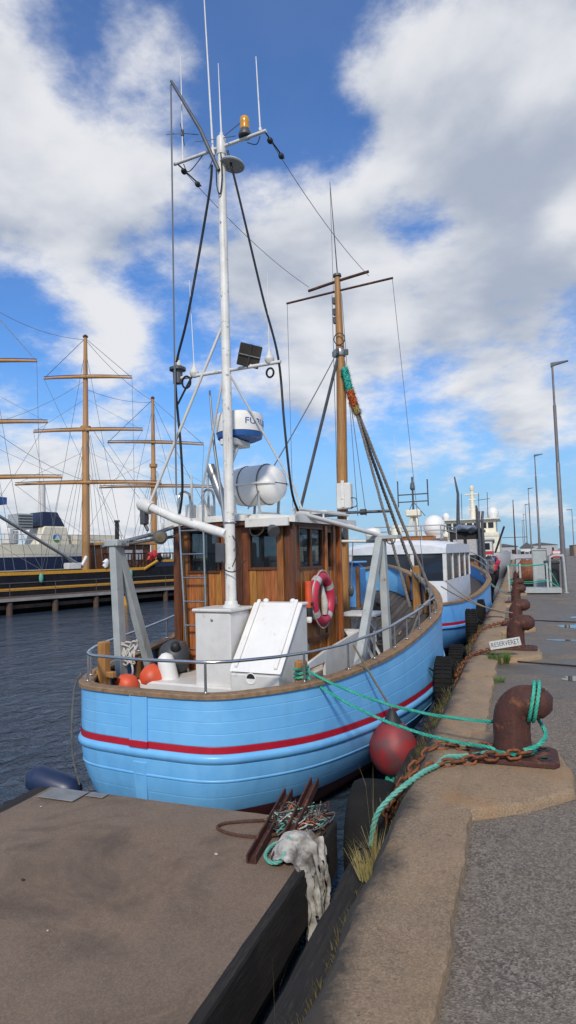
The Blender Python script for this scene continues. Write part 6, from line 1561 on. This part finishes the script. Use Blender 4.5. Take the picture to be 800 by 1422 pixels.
fu = MB().prism([(9.3,CO-1.1,2.3),(12.6,CO-1.1,2.3),(12.2,CO-1.1,4.55),(10.2,CO-1.1,4.55)], (0,2.2,0)).build('funnel', M['cream'], cs, bevel=.1)
MB().prism([(10.0,CO-1.0,4.55),(12.1,CO-1.0,4.55),(11.4,CO-1.0,5.7),(10.1,CO-1.0,5.7)], (0,2.0,0)).build('funnel_top', M['navy'], fu, bevel=.05)
mb = MB(); mb.lathe([(.36,0),(.36,.02)], (11.3,CO-1.1,3.6), (0,-1,0), 24); mb.build('emblem_disc', mat('emblem_green', (.04,.3,.08), None), fu)
mb = MB(); mb._add([Vector((11.3+.36*math.cos(a),CO-1.135,3.6+.36*math.sin(a))) for a in [PI*k/12 for k in range(13)]], [tuple(range(13))]); mb.build('emblem_sky', mat('emblem_blue', (.03,.16,.5), None), fu)
mb = MB(); mb._add([Vector(p) for p in ((11.1,CO-1.15,3.45),(11.5,CO-1.15,3.45),(11.42,CO-1.15,3.75),(11.3,CO-1.15,3.85),(11.18,CO-1.15,3.75))], [(0,1,2,3,4)]); mb.build('emblem_mark', M['white'], fu)
MB().tube([(10.6,CO,5.6),(10.6,CO,8.1),(10.6,CO,8.15)], [.3,.27,.4], 12).build('exhaust', M['white'], fu, smooth=40)
mb = MB(); mb.bb(8.2,9.4,CO-.8,CO+.8,4.3,5.5); mb.build('ventilator', M['grey'], fu)
for k in range(5): MB().bb(8.25,9.35,CO-.84,CO-.8,4.4+k*.22,4.5+k*.22).build('louvre', M['dsteel'], fu)
br = MB().prism([(-10,CO-2.4,2.3),(1.2,CO-2.4,2.3),(.2,CO-2.4,4.6),(-10,CO-2.4,4.6)], (0,4.8,0)).build('bridge', M['cream'], cs, bevel=.06)
MB().bb(-10,.2,CO-2.5,CO+2.5,4.6,5.3).build('bridge_windows', M['darkglass'], br); MB().bb(-10.3,.6,CO-2.7,CO+2.7,5.3,5.75).build('bridge_roof', M['redcar'], br, bevel=.1)
mb = MB(); mb._add([Vector((-.9+.9*math.cos(a),CO-2.43,3.0+.7*math.sin(a))) for a in [PI*k/10 for k in range(11)]], [tuple(range(11))]); mb.build('arched_window', M['darkglass'], br)
random.seed(5)
for i in range(16):
    l = random.uniform(1.5,8.5); h = random.uniform(.3,1.2); MB().box((l,CO-2.2+random.random(),3.1+h/2),(random.uniform(.3,.9),.5,h),(0,0,random.random())).build('deck_gear', M[random.choice(['white','plastic','grey','white'])], cs, bevel=.05)
mb = MB()
for z in (3.4,3.8): mb.tube([(1.5,CO-2.9,z),(9,CO-2.9,z),(17,CO-2.0,z)], .03, 5)
for i in range(16): mb.tube([(1.5+i,CO-2.9,3.0),(1.5+i,CO-2.9,3.8)], .03, 5)
mb.build('side_rail', M['white'], cs)
MB().bb(12.8,16.5,CO-1.5,CO+1.5,2.3,3.9).build('aft_house', M['cream'], cs, bevel=.05)
for l in (-3.0,-.8,3.5,5.2): MB().lathe([(.14,0),(.14,.04)], (l,CO-csb(l)-.01,1.75), (0,-1,0), 10).build('porthole', M['tape'], cs)
# blue crane beyond the bow at the far left
cr_ = thing('crane', 'blue harbour crane jib at the far left edge', 'crane', (-52,48,0))
MB().bb(-1,1,-1,1,0,7).build('tower', M['inkblue'], cr_); MB().prism([(-6,-.5,7.2),(4.2,-.5,7.6),(4.2,-.5,8.3),(-6,-.5,8.6)], (0,1,0)).build('jib', M['inkblue'], cr_)
MB().tube([(2.2,0,8.3),(2.4,0,12.0)], [.25,.1], 6).build('jib_mast', M['inkblue'], cr_); MB().tube([(-3,-.6,8.6),(.2,-.6,9.4)], .35, 8).build('hydraulic_ram', M['black'], cr_)

random.seed(21)
for i, (x, y, z, m_, lab) in enumerate(((-1.55,40.2,.75,'lifered','red fish crate stacked on the workboat rail'),(-1.5,36.5,.8,'orange','orange fish crate on the dark cutter deck'),(-1.75,31.5,.75,'plastic','white fish crate on the dark cutter deck amidships'),(-1.6,34.2,.8,'fendblue','blue fish crate on the dark cutter foredeck'))):
    fc_ = thing('fish_crate', lab, 'crate', (x,y,z-.3), (0,0,random.uniform(-.5,.5)), 'fish crates on the far boats')
    MB().prism([(-.28,-.4,0),(.28,-.4,0),(.32,-.44,.32),(-.32,-.44,.32)], (0,.84,0)).build('box', M[m_], fc_, bevel=.02); MB().bb(-.35,.35,-.47,.43,.3,.35).build('rim', M[m_], fc_, bevel=.01)
